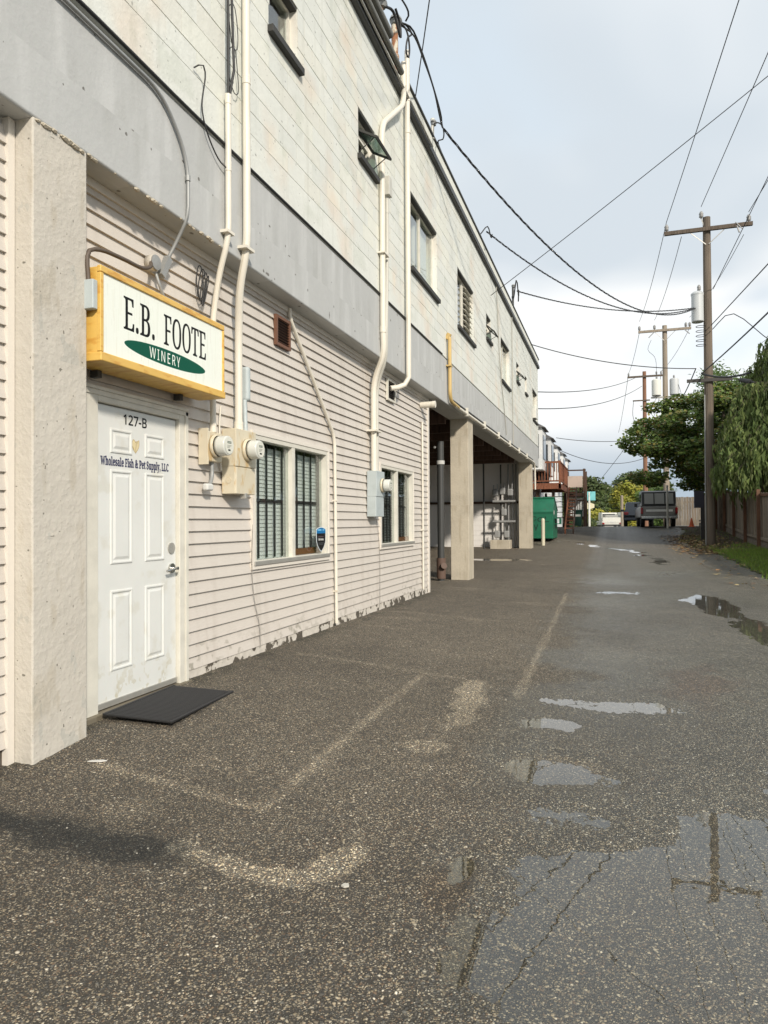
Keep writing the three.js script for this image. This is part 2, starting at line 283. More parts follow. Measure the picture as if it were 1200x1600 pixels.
// ---------------------------------------------------------------- the ground
const PROF = [[0, 0], [13, 0], [16, 0.02], [20, 0.075], [24, 0.16], [28.5, 0.30], [31.5, 0.47], [36, 0.74], [41, 0.95], [45, 0.98], [50, 0.94], [56, 0.85], [65, 0.66], [80, 0.25], [110, -0.6], [160, -2], [400, -6]];
const WALLH = [[0, 0], [3, 0.015], [3.7, 0.06], [4.7, 0.095], [8, 0.08], [12.7, 0.045], [16, 0.03], [24, 0.0], [30, -0.02]];
const BASINS = [[0.42, 2.25, 0.88, 0.97, 0.046], [0.72, 3.2, 0.40, 0.46, 0.032], [-0.34, 4.0, 0.31, 0.25, 0.026], [-0.42, 4.85, 0.2, 0.12, 0.011], [-0.22, 3.36, 0.24, 0.14, 0.012], [0.0, 5.45, 0.42, 0.17, 0.010], [0.80, 4.05, 0.22, 0.5, 0.014], [-0.60, 2.72, 0.07, 0.22, 0.016], [-0.56, 2.42, 0.10, 0.10, 0.009],
  [0.0, 14.3, 0.55, 0.75, 0.017], [0.75, 13.0, 0.5, 0.25, 0.013], [1.50, 12.6, 0.42, 1.9, 0.026], [1.72, 9.6, 0.40, 1.3, 0.024], [1.35, 19.5, 0.30, 0.8, 0.018], [-3.9, 22.9, 1.2, 0.7, 0.05]];
function groundBase(x, t) {
  const p = interp(PROF, t), w = interp(WALLH, t) * ss(-1.25, -3.2, x) * (x < -3.4 ? 1 : 1);
  const bank = 0.14 * ss(2.9, 4.4, x) * ss(14, 24, t) * ss(42, 33, t);
  return p + w + bank;
}
function groundY(x, t) {
  let y = groundBase(x, t);
  if (t < 60 && Math.abs(x) < 14) {
    y += (fbm(x * 0.9 + 5, t * 0.9 + 5, 2) - 0.5) * 0.008;
    const wob = 0.45 + 1.1 * fbm(x * 3.1 + 60, t * (t > 8 ? 1.4 : 3.1) + 20, 4);
    for (const [bx_, bt, rx, rt, d] of BASINS) { const q = (((x - bx_) / rx) ** 2 + ((t - bt) / rt) ** 2) * wob; if (q < 4) y -= d * Math.exp(-q * q * 0.8); }
  }
  return y;
}
function microY(x, t) { return t < 26 ? (fbm(x * 7 + 3, t * 7, 3) - 0.5) * 0.011 + (vn(x * 46, t * 46) - 0.5) * 0.0045 + (vn(x * 90 + 7, t * 90) - 0.5) * 0.004 : 0; }
// marks on the asphalt: worn parking lines, cement smears, oil
const seg = (x, t, a, b) => { const dx = b[0] - a[0], dt = b[1] - a[1], k = clamp(((x - a[0]) * dx + (t - a[1]) * dt) / (dx * dx + dt * dt)); return Math.hypot(x - a[0] - k * dx, t - a[1] - k * dt); };
const path = (x, t, pts) => { let d = 9; for (let i = 1; i < pts.length; i++) d = Math.min(d, seg(x, t, pts[i - 1], pts[i])); return d; };
const L1 = [[-2.72, 3.25], [-1.59, 3.02], [-1.62, 6.0]], P1 = [[-1.72, 2.56], [-1.39, 2.47], [-1.19, 2.45], [-1.09, 2.52], [-1.05, 2.72]], P1b = [[-1.06, 2.78], [-1.12, 3.05]];
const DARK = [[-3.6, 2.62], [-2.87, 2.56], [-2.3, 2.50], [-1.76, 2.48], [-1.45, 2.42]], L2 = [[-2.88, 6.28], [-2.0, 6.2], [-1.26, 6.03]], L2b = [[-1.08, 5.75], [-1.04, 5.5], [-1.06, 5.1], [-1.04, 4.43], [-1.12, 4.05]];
const L3 = [[-0.86, 13.6], [-0.80, 10.5], [-0.74, 6.7], [-0.72, 5.5]];
function groundColor(x, t) {
  const wet = t < 45 ? wetAt(x, t) : 0.3;
  const n1 = fbm(x * 0.8 + 9, t * 0.8, 4), n2 = fbm(x * 5 + 2, t * 5, 4), n3 = fbm(x * 24, t * 24, 3);
  let r = lerp(1.45, 1.28, wet), g = lerp(1.39, 1.35, wet), b = lerp(1.28, 1.31, wet);
  const k = 0.78 + 0.44 * n1 * 1.0 + 0.30 * (n2 - 0.5); r *= k; g *= k; b *= k;
  if (t < 15) {
    let m = 0; const e = n3 - 0.5, w = n2 - 0.5;
    m = Math.max(m, ss(0.055, 0.022, path(x, t, L1) + e * 0.035) * (0.32 + 0.55 * n2));
    m = Math.max(m, ss(0.085, 0.05, path(x, t, P1) + w * 0.11 + e * 0.05) * 0.95);
    m = Math.max(m, ss(0.06, 0.02, path(x, t, P1b) + w * 0.2 + e * 0.05) * 0.5);
    m = Math.max(m, ss(0.16, 0.02, Math.hypot(x + 2.19, t - 2.86) + w * 0.35 + e * 0.1) * 0.42);
    m = Math.max(m, ss(0.07, 0.02, path(x, t, L2) + w * 0.1 + e * 0.05) * 0.55);
    m = Math.max(m, ss(0.16, 0.10, path(x, t, [[-1.1, 5.85], [-1.06, 5.35]]) + w * 0.22 + e * 0.06) * 0.95);
    m = Math.max(m, ss(0.10, 0.03, path(x, t, L2b) + w * 0.36 + e * 0.08) * 0.75);
    m = Math.max(m, ss(0.055, 0.02, path(x, t, L3) + w * 0.07 + e * 0.04) * (0.45 + 0.5 * n2));
    const band = ss(0.60, 0.74, fbm(x * 1.1 + 31, t * 3.2 + 7, 4)) * ss(5, 8, t) * ss(-0.7, -1.2, x); m = Math.max(m, band * 0.45);
    const mk = m * (1.15 + 0.55 * ss(0.55, 0.9, m)); r += mk * 1.05; g += mk * 1.0; b += mk * 0.88;
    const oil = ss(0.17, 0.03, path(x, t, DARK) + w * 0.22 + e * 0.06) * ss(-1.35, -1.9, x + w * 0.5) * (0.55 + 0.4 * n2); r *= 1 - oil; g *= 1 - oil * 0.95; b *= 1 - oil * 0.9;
    const rust = ss(0.5, 0.05, Math.hypot((x - 0.62) * 1.1, (t - 6.3) * 0.45) + w * 0.6) * 0.30; g *= 1 - rust * 0.5; b *= 1 - rust * 0.7;
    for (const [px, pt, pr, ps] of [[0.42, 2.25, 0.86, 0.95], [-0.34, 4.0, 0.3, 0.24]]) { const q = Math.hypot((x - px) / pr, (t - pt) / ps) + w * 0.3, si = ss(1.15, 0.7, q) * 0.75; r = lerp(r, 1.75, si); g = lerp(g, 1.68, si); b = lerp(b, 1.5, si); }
    const mud = ss(0.26, 0.08, Math.hypot((x + 0.60) * 2.0, (t - 2.6) * 0.8) + w * 0.14) * 0.6; r = lerp(r, 1.05, mud); g = lerp(g, 0.84, mud); b = lerp(b, 0.6, mud);
  }
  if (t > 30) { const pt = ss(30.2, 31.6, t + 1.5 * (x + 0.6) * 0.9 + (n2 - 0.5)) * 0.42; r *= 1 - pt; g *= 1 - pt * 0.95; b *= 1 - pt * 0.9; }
  const base = ss(-2.86, -3.22, x + (n2 - 0.5) * 0.5) * ss(13.2, 12.6, t) * ss(-4, -3.5, x) * ss(0.42, 0.6, n2) * 0.55; r *= 1 - base; g *= 1 - base * 0.95; b *= 1 - base;   // darker blotches along the foot of the wall
  return [r, g, b];
}
{
  const xs = [], zs = [];
  for (let x = -400; x < -60; x += 40) xs.push(x); for (let x = -60; x < -14; x += 4) xs.push(x); for (let x = -14; x < -5; x += 0.3) xs.push(x); for (let x = -5; x < -3.4; x += 0.1) xs.push(x); for (let x = -3.4; x < 1.9; x += 0.0155) xs.push(x); for (let x = 1.9; x < 5.2; x += 0.06) xs.push(x); for (let x = 5.2; x < 14; x += 0.4) xs.push(x); for (let x = 14; x < 60; x += 4) xs.push(x); for (let x = 60; x <= 400; x += 40) xs.push(x);
  for (let t = -120; t < -10; t += 10) zs.push(t); for (let t = -10; t < 1.5; t += 0.4) zs.push(t);
  for (let t = 1.5; t < 60; t += Math.max(0.0125, t * 0.0062)) zs.push(t); for (let t = 60; t < 130; t += 3) zs.push(t); for (let t = 130; t <= 500; t += 30) zs.push(t);
  const nx = xs.length, nz = zs.length, P = new Float32Array(nx * nz * 3), C = new Float32Array(nx * nz * 3), U = new Float32Array(nx * nz * 2), U1 = new Float32Array(nx * nz * 2), idx = new Uint32Array((nx - 1) * (nz - 1) * 6);
  let k = 0;
  for (let j = 0; j < nz; j++) for (let i = 0; i < nx; i++, k++) {
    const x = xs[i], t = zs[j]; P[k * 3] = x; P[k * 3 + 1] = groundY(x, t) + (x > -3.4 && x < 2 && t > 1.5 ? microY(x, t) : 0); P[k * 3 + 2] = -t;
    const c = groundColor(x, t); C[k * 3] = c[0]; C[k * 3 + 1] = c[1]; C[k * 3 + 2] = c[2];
    U[k * 2] = x; U[k * 2 + 1] = t; U1[k * 2] = clamp((x + 4) / 8, 0.002, 0.998); U1[k * 2 + 1] = clamp((t - 1) / 19, 0.002, 0.998);
  }
  k = 0; for (let j = 0; j < nz - 1; j++) for (let i = 0; i < nx - 1; i++) { const a = j * nx + i, b = a + 1, c = a + nx, d = c + 1; idx[k++] = a; idx[k++] = b; idx[k++] = c; idx[k++] = b; idx[k++] = d; idx[k++] = c; }
  const g = new THREE.BufferGeometry(); g.setAttribute('position', new THREE.BufferAttribute(P, 3)); g.setAttribute('color', new THREE.BufferAttribute(C, 3)); g.setAttribute('uv', new THREE.BufferAttribute(U, 2)); g.setAttribute('uv1', new THREE.BufferAttribute(U1, 2)); g.setIndex(new THREE.BufferAttribute(idx, 1)); g.computeVertexNormals();
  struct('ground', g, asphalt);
}
// standing rain water: level sheets that meet the uneven asphalt
function puddle(x, t, rx, rt, drop = 0.001) {
  let y = 9; for (let i = 0; i < 60; i++) { const a = i / 60 * Math.PI * 2; y = Math.min(y, groundY(x + Math.cos(a) * rx, t + Math.sin(a) * rt)); }
  const s = []; for (let i = 0; i < 48; i++) { const a = i / 48 * Math.PI * 2; s.push([Math.cos(a) * rx, Math.sin(a) * rt]); }
  struct('puddle', uvm(new THREE.ShapeGeometry(shapeOf(s)).rotateX(-Math.PI / 2).translate(x, y - drop, -t)), water);
}
puddle(0.46, 2.45, 1.12, 1.40); puddle(-0.36, 4.05, 0.42, 0.36); puddle(-0.42, 4.87, 0.30, 0.19); puddle(-0.62, 2.72, 0.11, 0.32, 0.002);
puddle(0.0, 5.47, 0.56, 0.27, 0.001); puddle(-0.22, 3.36, 0.34, 0.21, 0.001); puddle(0.90, 4.25, 0.30, 0.40, 0.0015); puddle(0.0, 14.3, 0.62, 0.62); puddle(0.95, 13.05, 0.30, 0.28); puddle(1.60, 11.3, 0.66, 3.7); puddle(1.38, 19.6, 0.42, 1.1); puddle(-3.9, 22.9, 1.7, 1.05); 
// ---------------------------------------------------------------- the long commercial building
const FX = -3.06, SX = -3.26, BB = 3.62, BT = 4.48, WB = 4.51, C0 = 4.83, CH = 0.20333, WT = 7.88, END = 30.9, BACK = -13;
const bld = thing('commercial_building', 'long two-storey cream block building with grey concrete beam lining the alley', 'building');
// upper openings: [t0, t1, y0, y1, kind]
const UP = [[6.02, 6.65, 6.05, 6.66, 'casement'], [8.48, 9.14, 6.05, 6.66, 'awning'], [10.92, 12.70, 5.44, 6.66, 'slider'], [14.50, 16.28, 5.44, 6.66, 'louvre'], [18.0, 18.7, 6.05, 6.66, 'awning'], [20.45, 22.2, 5.44, 6.66, 'slider'], [23.85, 24.5, 6.05, 6.66, 'awning'], [26.2, 26.85, 6.05, 6.66, 'casement'], [28.73, 30.5, 5.44, 6.66, 'slider']];
const uHoles = UP.map(w => w.slice(0, 4));
{
  // columns
  const colGeo = (t0, t1, x0, x1, y0) => frb(t0, t1, y0, BB + 0.01, x0, x1, 0.012);
  const c1 = put('column', colGeo(3.14, 3.57, -3.62, FX - 0.004, -0.15), stucco, bld); c1.userData.label = 'cream painted pillar with flaking paint beside the door';
  put('column', colGeo(15.5, 16.08, -3.47, FX - 0.004, -0.15), rawConcrete, bld); put('column', colGeo(28.0, 28.55, -3.55, FX - 0.004, 0.0), rawConcrete, bld);
  // the beam, with soffit, and the recessed line above it
  put('beam', frb(-4, END, BB, BT, -3.5, FX, 0.02), beamPaint, bld);
  { const r = rng(91), ch = []; for (let i = 0; i < 46; i++) { const t = 3.15 + r() * (i < 26 ? 0.5 : 2.0), s = 0.006 + r() * 0.014; ch.push(new THREE.DodecahedronGeometry(s).scale(1, 0.8, 1.6).translate(FX - 0.006 + r() * 0.008, BB + 0.004 - r() * 0.012, -t)); } put('chipped_edge', ch.map(uvm), rawConcrete, bld); }
  put('joint', fb(-4, END, BT, WB, -3.5, FX - 0.07), darkSill, bld);
  put('bond_course', fb(-4, END, WB, C0, -3.3, FX - 0.006), blockPaint, bld);
  // block wall: backing in the joint plane, blocks proud of it
  const wall = put('block_wall', wallShape(-4, END - 0.006, C0, WT, uHoles, FX - 0.0145, 0.19), blockPaint, bld);
  const r = rng(12), pieces = [];
  for (let c = 0; c < 15; c++) {
    const y0 = C0 + c * CH, y1 = y0 + CH; let t = -0.5 - (c % 2) * 0.203;
    while (t < END) {
      const t1 = Math.min(t + 0.4064, END); let parts = [[Math.max(t, -0.5), t1]];
      for (const h of uHoles) if (y0 + 0.05 > h[2] - 0.02 && y1 - 0.05 < h[3] + 0.02) parts = parts.flatMap(([a, b]) => b <= h[0] || a >= h[1] ? [[a, b]] : [[a, h[0]], [h[1], b]].filter(([p, q]) => q - p > 0.02));
      for (const [a, b] of parts) if (b - a > 0.03) pieces.push([a, b, y0, y1]);
      t += 0.4064;
    }
  }
  const dist = p => { const m = (p[0] + p[1]) / 2, y = (p[2] + p[3]) / 2 - 1.35; const cx = 3.06 * 0.951, X = -cx + m * 0.3085, d = 3.06 * 0.3085 + m * 0.951; const u = 600 + 1110 * X / d, v = 815 - 1110 * y / d; return d > 0.5 && u > -20 && v > -20 ? d : 1e9; };
  pieces.sort((a, b) => dist(a) - dist(b));
  const mk = ([a, b, y0, y1]) => fb(a + 0.002, b - 0.002, y0 + 0.0036, y1 - 0.0036, FX - 0.016, FX - 0.004 + (r() - 0.5) * 0.003);
  const rest = []; pieces.forEach((p, i) => { const g = mk(p); if (i < 300) put('block', g, blockMats[(r() * 4) | 0], wall); else rest.push(g); });
  stuff('far_blocks', rest, blockMats[0], null, null, wall);
  // parapet
  put('gutter', [frb(-4, END + 0.03, WT - 0.04, WT + 0.09, -3.2, FX + 0.075, 0.02)], darkPipe, bld);
  put('parapet', frb(-4, END + 0.01, WT + 0.09, WT + 0.34, -3.3, FX + 0.035, 0.01), blockMats[2], bld);
  put('parapet_cap', frb(-4, END + 0.03, WT + 0.34, WT + 0.375, -3.35, FX + 0.065, 0.008), darkPipe, bld);
  put('parapet_coping', fb(29.0, END + 0.02, WT + 0.375, WT + 0.75, -3.6, -3.2), blockMats[1], bld);
  // shell: roof, far end, back wall, floor slab over the garage
  put('roof', fb(-4, END - 0.02, WT - 0.1, WT + 0.0, BACK, -3.2), roofPipe, bld);
  put('end_wall', [fb(END - 0.22, END - 0.01, C0, WT + 0.3, BACK, FX - 0.21), fb(END - 0.22, END - 0.01, BB + 0.01, C0, BACK, -3.5)], blockPaint, bld);
  put('back_wall', fb(-4, END - 0.23, -0.3, WT - 0.11, BACK - 0.2, BACK), whiteBlock, bld);
  put('floor_slab', fb(-4, END - 0.23, BB + 0.18, BB + 0.42, BACK, -3.5), concreteGrey, bld);
  const jo = []; for (let t = 13.6; t < 28; t += 1.6) jo.push(fb(t, t + 0.12, BB - 0.12, BB + 0.18, BACK + 0.05, -3.52)); jo.forEach(g => put('ceiling_joist', g, deckDark, bld));
  // garage end wall: white painted block, courses told apart
  const gw = put('garage_wall', fb(28.85, 29.05, -0.2, BB + 0.18, BACK + 0.01, -3.56), whiteBlock, bld);
  for (let c = 0; c < 17; c++) for (let i = 0; i < 7; i++) { const x1 = -3.58 - (c % 2) * 0.2 - i * 0.4064, x0 = x1 - 0.4064, y = 0.15 + c * CH; put('block', bx(x0 + 0.002, x1 - 0.002, y + 0.003, y + CH - 0.003, -28.851, -28.838 - r() * 0.003), whiteBlock, gw); }
  put('ledger_beam', fb(28.66, 28.83, 2.05, 2.14, -11, -3.6), deckDark, bld);
  put('garage_wall', fb(12.45, 12.66, -0.2, BB + 0.18, BACK + 0.01, -3.52), whiteBlock, bld);
  // ground-floor front wall behind the siding
  const front = [[3.80, 4.86, -0.05, 2.20], [6.03, 7.85, 0.95, 2.18], [9.87, 11.62, 0.98, 2.18]];
  put('front_wall', [wallShape(3.3, 12.66, -0.2, BB + 0.1, front, SX - 0.03, 0.16), fb(-4, 3.3, -0.2, BB + 0.1, SX - 0.19, SX + 0.03)], roomWall, bld);
  put('inner_wall', [fb(3.3, 12.4, 0.02, BB, -5.4, -5.3), fb(5.2, 5.3, 0.02, BB, -5.3, SX - 0.19), fb(3.3, 12.4, 2.75, 2.85, -5.3, SX - 0.19), fb(8.6, 8.7, 0.02, BB, -5.3, SX - 0.19), fb(3.3, 12.4, 0.0, 0.02, -5.3, SX - 0.19)], roomWall, bld);
  // siding laps
  const sid = put('siding', [fb(12.655, 12.76, 0.02, BB - 0.002, SX - 0.09, SX + 0.012)], vinylTrim, bld); sid.name = 'siding';
  const EX = 0.1016, Y0 = 0.165, holes = [[3.74, 4.905, 0, 2.235], [5.985, 7.885, 0.905, 2.225], [9.83, 11.655, 0.945, 2.225]];
  const lap = (a, b, y, off, lo = 0, hi = 1) => { const g = new THREE.BoxGeometry(0.02, 1, b - a), p = g.attributes.position; for (let i = 0; i < p.count; i++) { const f = p.getY(i) > 0 ? hi : lo, fr = p.getX(i) > 0; p.setX(i, fr ? -0.0225 * f : -0.0245); p.setY(i, f * EX + (f === 1 ? 0.008 : 0)); } g.computeVertexNormals(); g.translate(SX + 0.004 + off, y, -(a + b) / 2); return uvm(g); };
  for (let c = 0; c < 34; c++) {
    const y = Y0 + c * EX, cut = 5.2 + ((c >> 1) * 2.37) % 5.6, j = 0.0011; let parts = [[3.575, cut + 0.012, 0], [cut, 12.66, j]];
    for (const h of holes) if (y + EX > h[2] + 0.004 && y < h[3] - 0.004) parts = parts.flatMap(([a, b, o, l = 0, u = 1]) => { if (b <= h[0] || a >= h[1]) return [[a, b, o, l, u]]; const out = [[a, h[0], o, l, u], [h[1], b, o, l, u]].filter(([p, q]) => q - p > 0.01), m0 = Math.max(a, h[0]), m1 = Math.min(b, h[1]); if (y < h[2] - 0.004) out.push([m0, m1, o, 0, (h[2] - y) / EX]); if (y + EX > h[3] + 0.004) out.push([m0, m1, o, (h[3] - y) / EX, 1]); return out; });
    for (const [a, b, o, l, u] of parts) put('siding_lap', lap(a, b, y, o, l, u), vinyl, sid);
    put('siding_lap', lap(0.6, 3.09, y - 0.05, 0.06), vinyl, sid);
  }
  put('channel_trim', [fb(3.09, 3.135, 0.02, BB - 0.003, SX + 0.031, SX + 0.075), fb(3.575, 3.59, 2.24, BB - 0.003, SX - 0.01, SX + 0.010), fb(3.59, 12.655, BB - 0.055, BB - 0.002, SX - 0.02, SX + 0.015)], vinylTrim, bld);
  put('foundation_curb', [fb(4.91, 12.70, -0.2, 0.168, SX - 0.15, SX - 0.004), fb(0.5, 3.135, -0.2, 0.12, SX - 0.15, SX + 0.035)], peel, bld);
  put('threshold_slab', frb(3.6, 4.95, -0.1, 0.098, SX - 0.2, SX + 0.045, 0.01), concreteGrey, bld);
}
// upper windows
function upperWindow([t0, t1, y0, y1, kind], label) {
  const w = new THREE.Group(); w.name = 'window'; bld.add(w); if (label) w.userData.label = label;
  const xi = FX - 0.13, xo = FX - 0.09, f = 0.04, small = y1 - y0 < 0.8;
  const lin_ = (a, b, c, d) => fb(a, b, c, d, xi, xo);
  put('window_frame', [lin_(t0, t0 + f, y0, y1), lin_(t1 - f, t1, y0, y1), lin_(t0 + f, t1 - f, y0, y0 + f), lin_(t0 + f, t1 - f, y1 - f, y1)], frameWhite, w);
  put('sill', frb(t0 - 0.04, t1 + 0.05, y0 - 0.075, y0 - 0.003, FX - 0.16, FX + 0.055, 0.006), darkSill, w);
  put('lintel', fb(t0 + 0.002, t1 - 0.002, y1 - 0.03, y1 - 0.002, FX - 0.089, FX - 0.012), darkSill, w);
  put('room', [fb(t0 - 0.3, t1 + 0.3, y0 - 0.3, y1 + 0.3, -4.6, -4.55), fb(t0 - 0.3, t0 - 0.25, y0 - 0.3, y1 + 0.3, -4.55, FX - 0.21), fb(t1 + 0.25, t1 + 0.3, y0 - 0.3, y1 + 0.3, -4.55, FX - 0.21), fb(t0 - 0.25, t1 + 0.25, y0 - 0.35, y0 - 0.3, -4.55, FX - 0.21), fb(t0 - 0.25, t1 + 0.25, y1 + 0.3, y1 + 0.35, -4.55, FX - 0.21)], roomWall, w);
  const pane = (a, b, c, d, x = xi + 0.012) => put('pane', fb(a, b, c, d, x, x + 0.004), glass, w);
  if (kind === 'awning') {
    const ym = (y0 + y1) / 2 + 0.03;
    put('rail', lin_(t0 + f, t1 - f, ym, ym + 0.03), frameWhite, w); pane(t0 + f, t1 - f, ym + 0.03, y1 - f);
    const h = ym - y0 - 0.03, sash = new THREE.Group(); sash.name = 'sash'; sash.position.set(FX - 0.03, ym, -(t0 + t1) / 2); sash.rotation.z = THREE.MathUtils.degToRad(small && t0 < 12 ? 62 : 48); w.add(sash);
    const hw = (t1 - t0) / 2 - 0.02, b = (z0, z1, ya, yb) => bx(-0.014, 0.014, ya, yb, z0, z1);
    const fr = put('sash_frame', [b(-hw, -hw + 0.03, -h, 0), b(hw - 0.03, hw, -h, 0), b(-hw + 0.03, hw - 0.03, -h, -h + 0.03), b(-hw + 0.03, hw - 0.03, -0.03, 0)], darkSill, sash); sash.remove(fr); fr.applyMatrix4(new THREE.Matrix4().compose(sash.position, sash.quaternion, V(1, 1, 1))); w.add(fr);
    const pg = put('sash_pane', bx(-0.003, 0.003, -h + 0.03, -0.03, -hw + 0.03, hw - 0.03), tintGlass, sash); sash.remove(pg); pg.applyMatrix4(new THREE.Matrix4().compose(sash.position, sash.quaternion, V(1, 1, 1))); w.add(pg); w.remove(sash);
    const out = sash.position.clone().add(V(0, -h, 0).applyQuaternion(sash.quaternion));
    put('stay_arm', [rod(F(t0 + 0.07, y0 + 0.05, FX - 0.05), F(t0 + 0.07, out.y + 0.03, out.x - 0.04), 0.007), rod(F(t1 - 0.07, y0 + 0.05, FX - 0.05), F(t1 - 0.07, out.y + 0.03, out.x - 0.04), 0.007)], darkSill, w);
  } else if (kind === 'casement') { pane(t0 + f, t1 - f, y0 + f, y1 - f); }
  else if (kind === 'louvre') {
    const m = t0 + (t1 - t0) * 0.5; put('mullion', [lin_(m - 0.03, m, y0 + f, y1 - f), lin_(m + 0.06, m + 0.09, y0 + f, y1 - f)], frameWhite, w); pane(t0 + f, m - 0.03, y0 + f, y1 - f);
    for (let k = 0; k < 9; k++) { const y = y0 + 0.1 + k * 0.122, g = uvm(new THREE.BoxGeometry(0.13, 0.007, t1 - f - m - 0.1).rotateZ(-0.62).translate(FX - 0.075, y + 0.03, -(m + 0.09 + t1 - f) / 2)); put('louvre_slat', g, frameWhite, w); }
  } else {
    const m = (t0 + t1) / 2; put('mullion', lin_(m - 0.025, m + 0.025, y0 + f, y1 - f), frameWhite, w); pane(t0 + f, m - 0.025, y0 + f, y1 - f); pane(m + 0.025, t1 - f, y0 + f, y1 - f, xi + 0.02);
    const cu = []; for (let k = 0; k < 9; k++) cu.push(rod(F(lerp(m + 0.05, t1 - 0.1, k / 8), y0 + 0.05, xi - 0.10), F(lerp(m + 0.05, t1 - 0.1, k / 8), y1 - 0.05, xi - 0.10), 0.05, 0.05, 8)); put('curtain', cu, M(0.62, 0.60, 0.53, { roughness: 0.9 }), w);
    if (t0 < 12) { const cl = []; for (let k = 0; k < 8; k++) cl.push(rod(F(lerp(t0 + 0.05, m - 0.1, k / 7), y0 + 0.05, xi - 0.16), F(lerp(t0 + 0.05, m - 0.1, k / 7), y1 - 0.05, xi - 0.16), 0.055, 0.055, 8)); put('curtain', cl, M(0.30, 0.26, 0.20, { roughness: 0.9 }), w); }
    if (t0 > 28) { put('air_conditioner', frb(t0 + 0.1, t0 + 0.7, y0 + 0.02, y0 + 0.42, FX - 0.2, FX + 0.12, 0.02), whitePaint, w); }
  }
}
const upLabels = ['small fixed window nearest the camera with white jamb', 'small window with its glass sash propped open', 'wide sliding window with pale curtain above the meter pipes', 'window half filled with tilted white louvres', null, null, null, null, 'wide window with an air conditioner at the far end'];
UP.forEach((w, i) => upperWindow(w, upLabels[i]));
// ground-floor windows
function lowerWindow(t0, t1, y0, y1, blindTilt, label, dark) {
  const w = new THREE.Group(); w.name = 'window'; w.userData.label = label; bld.add(w);
  const xa = SX - 0.03, xb = SX + 0.022;
  const ring = (a, b, c, d, k, x0, x1) => [fb(a, a + k, c, d, x0, x1), fb(b - k, b, c, d, x0, x1), fb(a + k, b - k, c, c + k, x0, x1), fb(a + k, b - k, d - k, d, x0, x1)];
  put('casing', ring(t0, t1, y0, y1, 0.035, xa, xb), vinylTrim, w);
  put('window_frame', ring(t0 + 0.035, t1 - 0.035, y0 + 0.035, y1 - 0.035, 0.045, xa - 0.05, xb - 0.008), frameWhite, w);
  put('sill', frb(t0 + 0.02, t1 - 0.02, y0 + 0.035, y0 + 0.075, xa, xb + 0.012, 0.004), alu, w);
  const m = t0 + (t1 - t0) * 0.485; put('mullion', fb(m - 0.034, m + 0.034, y0 + 0.08, y1 - 0.08, xa - 0.04, xb - 0.012), frameWhite, w);
  put('pane', fb(t0 + 0.08, m - 0.034, y0 + 0.08, y1 - 0.08, xa - 0.012, xa - 0.008), glass, w); put('pane', fb(m + 0.034, t1 - 0.08, y0 + 0.08, y1 - 0.08, xa - 0.026, xa - 0.022), glass, w);
  // burglar bars inside, each its own
  const xr = xa - 0.055; for (const [a, b] of [[t0 + 0.1, m - 0.06], [m + 0.06, t1 - 0.1]]) for (let k = 0; k < 5; k++) { const t = lerp(a + 0.03, b - 0.03, k / 4); put('security_bar', fb(t - 0.008, t + 0.008, y0 + 0.09, y1 - 0.09, xr - 0.008, xr + 0.008), blackIron, w); }
  put('security_rail', [fb(t0 + 0.09, m - 0.05, (y0 + y1) / 2 - 0.012, (y0 + y1) / 2 + 0.022, xr - 0.014, xr - 0.0085), fb(m + 0.05, t1 - 0.09, (y0 + y1) / 2 - 0.012, (y0 + y1) / 2 + 0.022, xr - 0.014, xr - 0.0085)], blackIron, w);
  const sl = [], xs = xa - 0.085; for (let y = y0 + 0.10; y < y1 - 0.1; y += 0.040) sl.push(uvm(new THREE.BoxGeometry(0.046, 0.0016, t1 - t0 - 0.2).rotateZ(blindTilt).translate(xs, y, -(t0 + t1) / 2)));
  for (const k of [0.15, 0.38, 0.62, 0.85]) sl.push(fb(lerp(t0, t1, k), lerp(t0, t1, k) + 0.004, y0 + 0.1, y1 - 0.1, xs + 0.014, xs + 0.016));
  stuff('blind', sl, dark ? M(0.34, 0.35, 0.33, { roughness: 0.6 }) : blindMat, null, null, w);
  put('wood_stop', fb(m + 0.055, t1 - 0.085, y0 + 0.085, y0 + 0.155, xa - 0.045, xa - 0.028), M(0.22, 0.085, 0.035, { roughness: 0.6 }), w);
  return w;
}
const wA = lowerWindow(5.985, 7.885, 0.905, 2.225, -1.32, 'ground-floor window behind two electric meters, with a shield sticker');
lowerWindow(9.83, 11.655, 0.945, 2.225, -0.45, 'ground-floor window beside the grey meter box, dark half-open blinds', true);
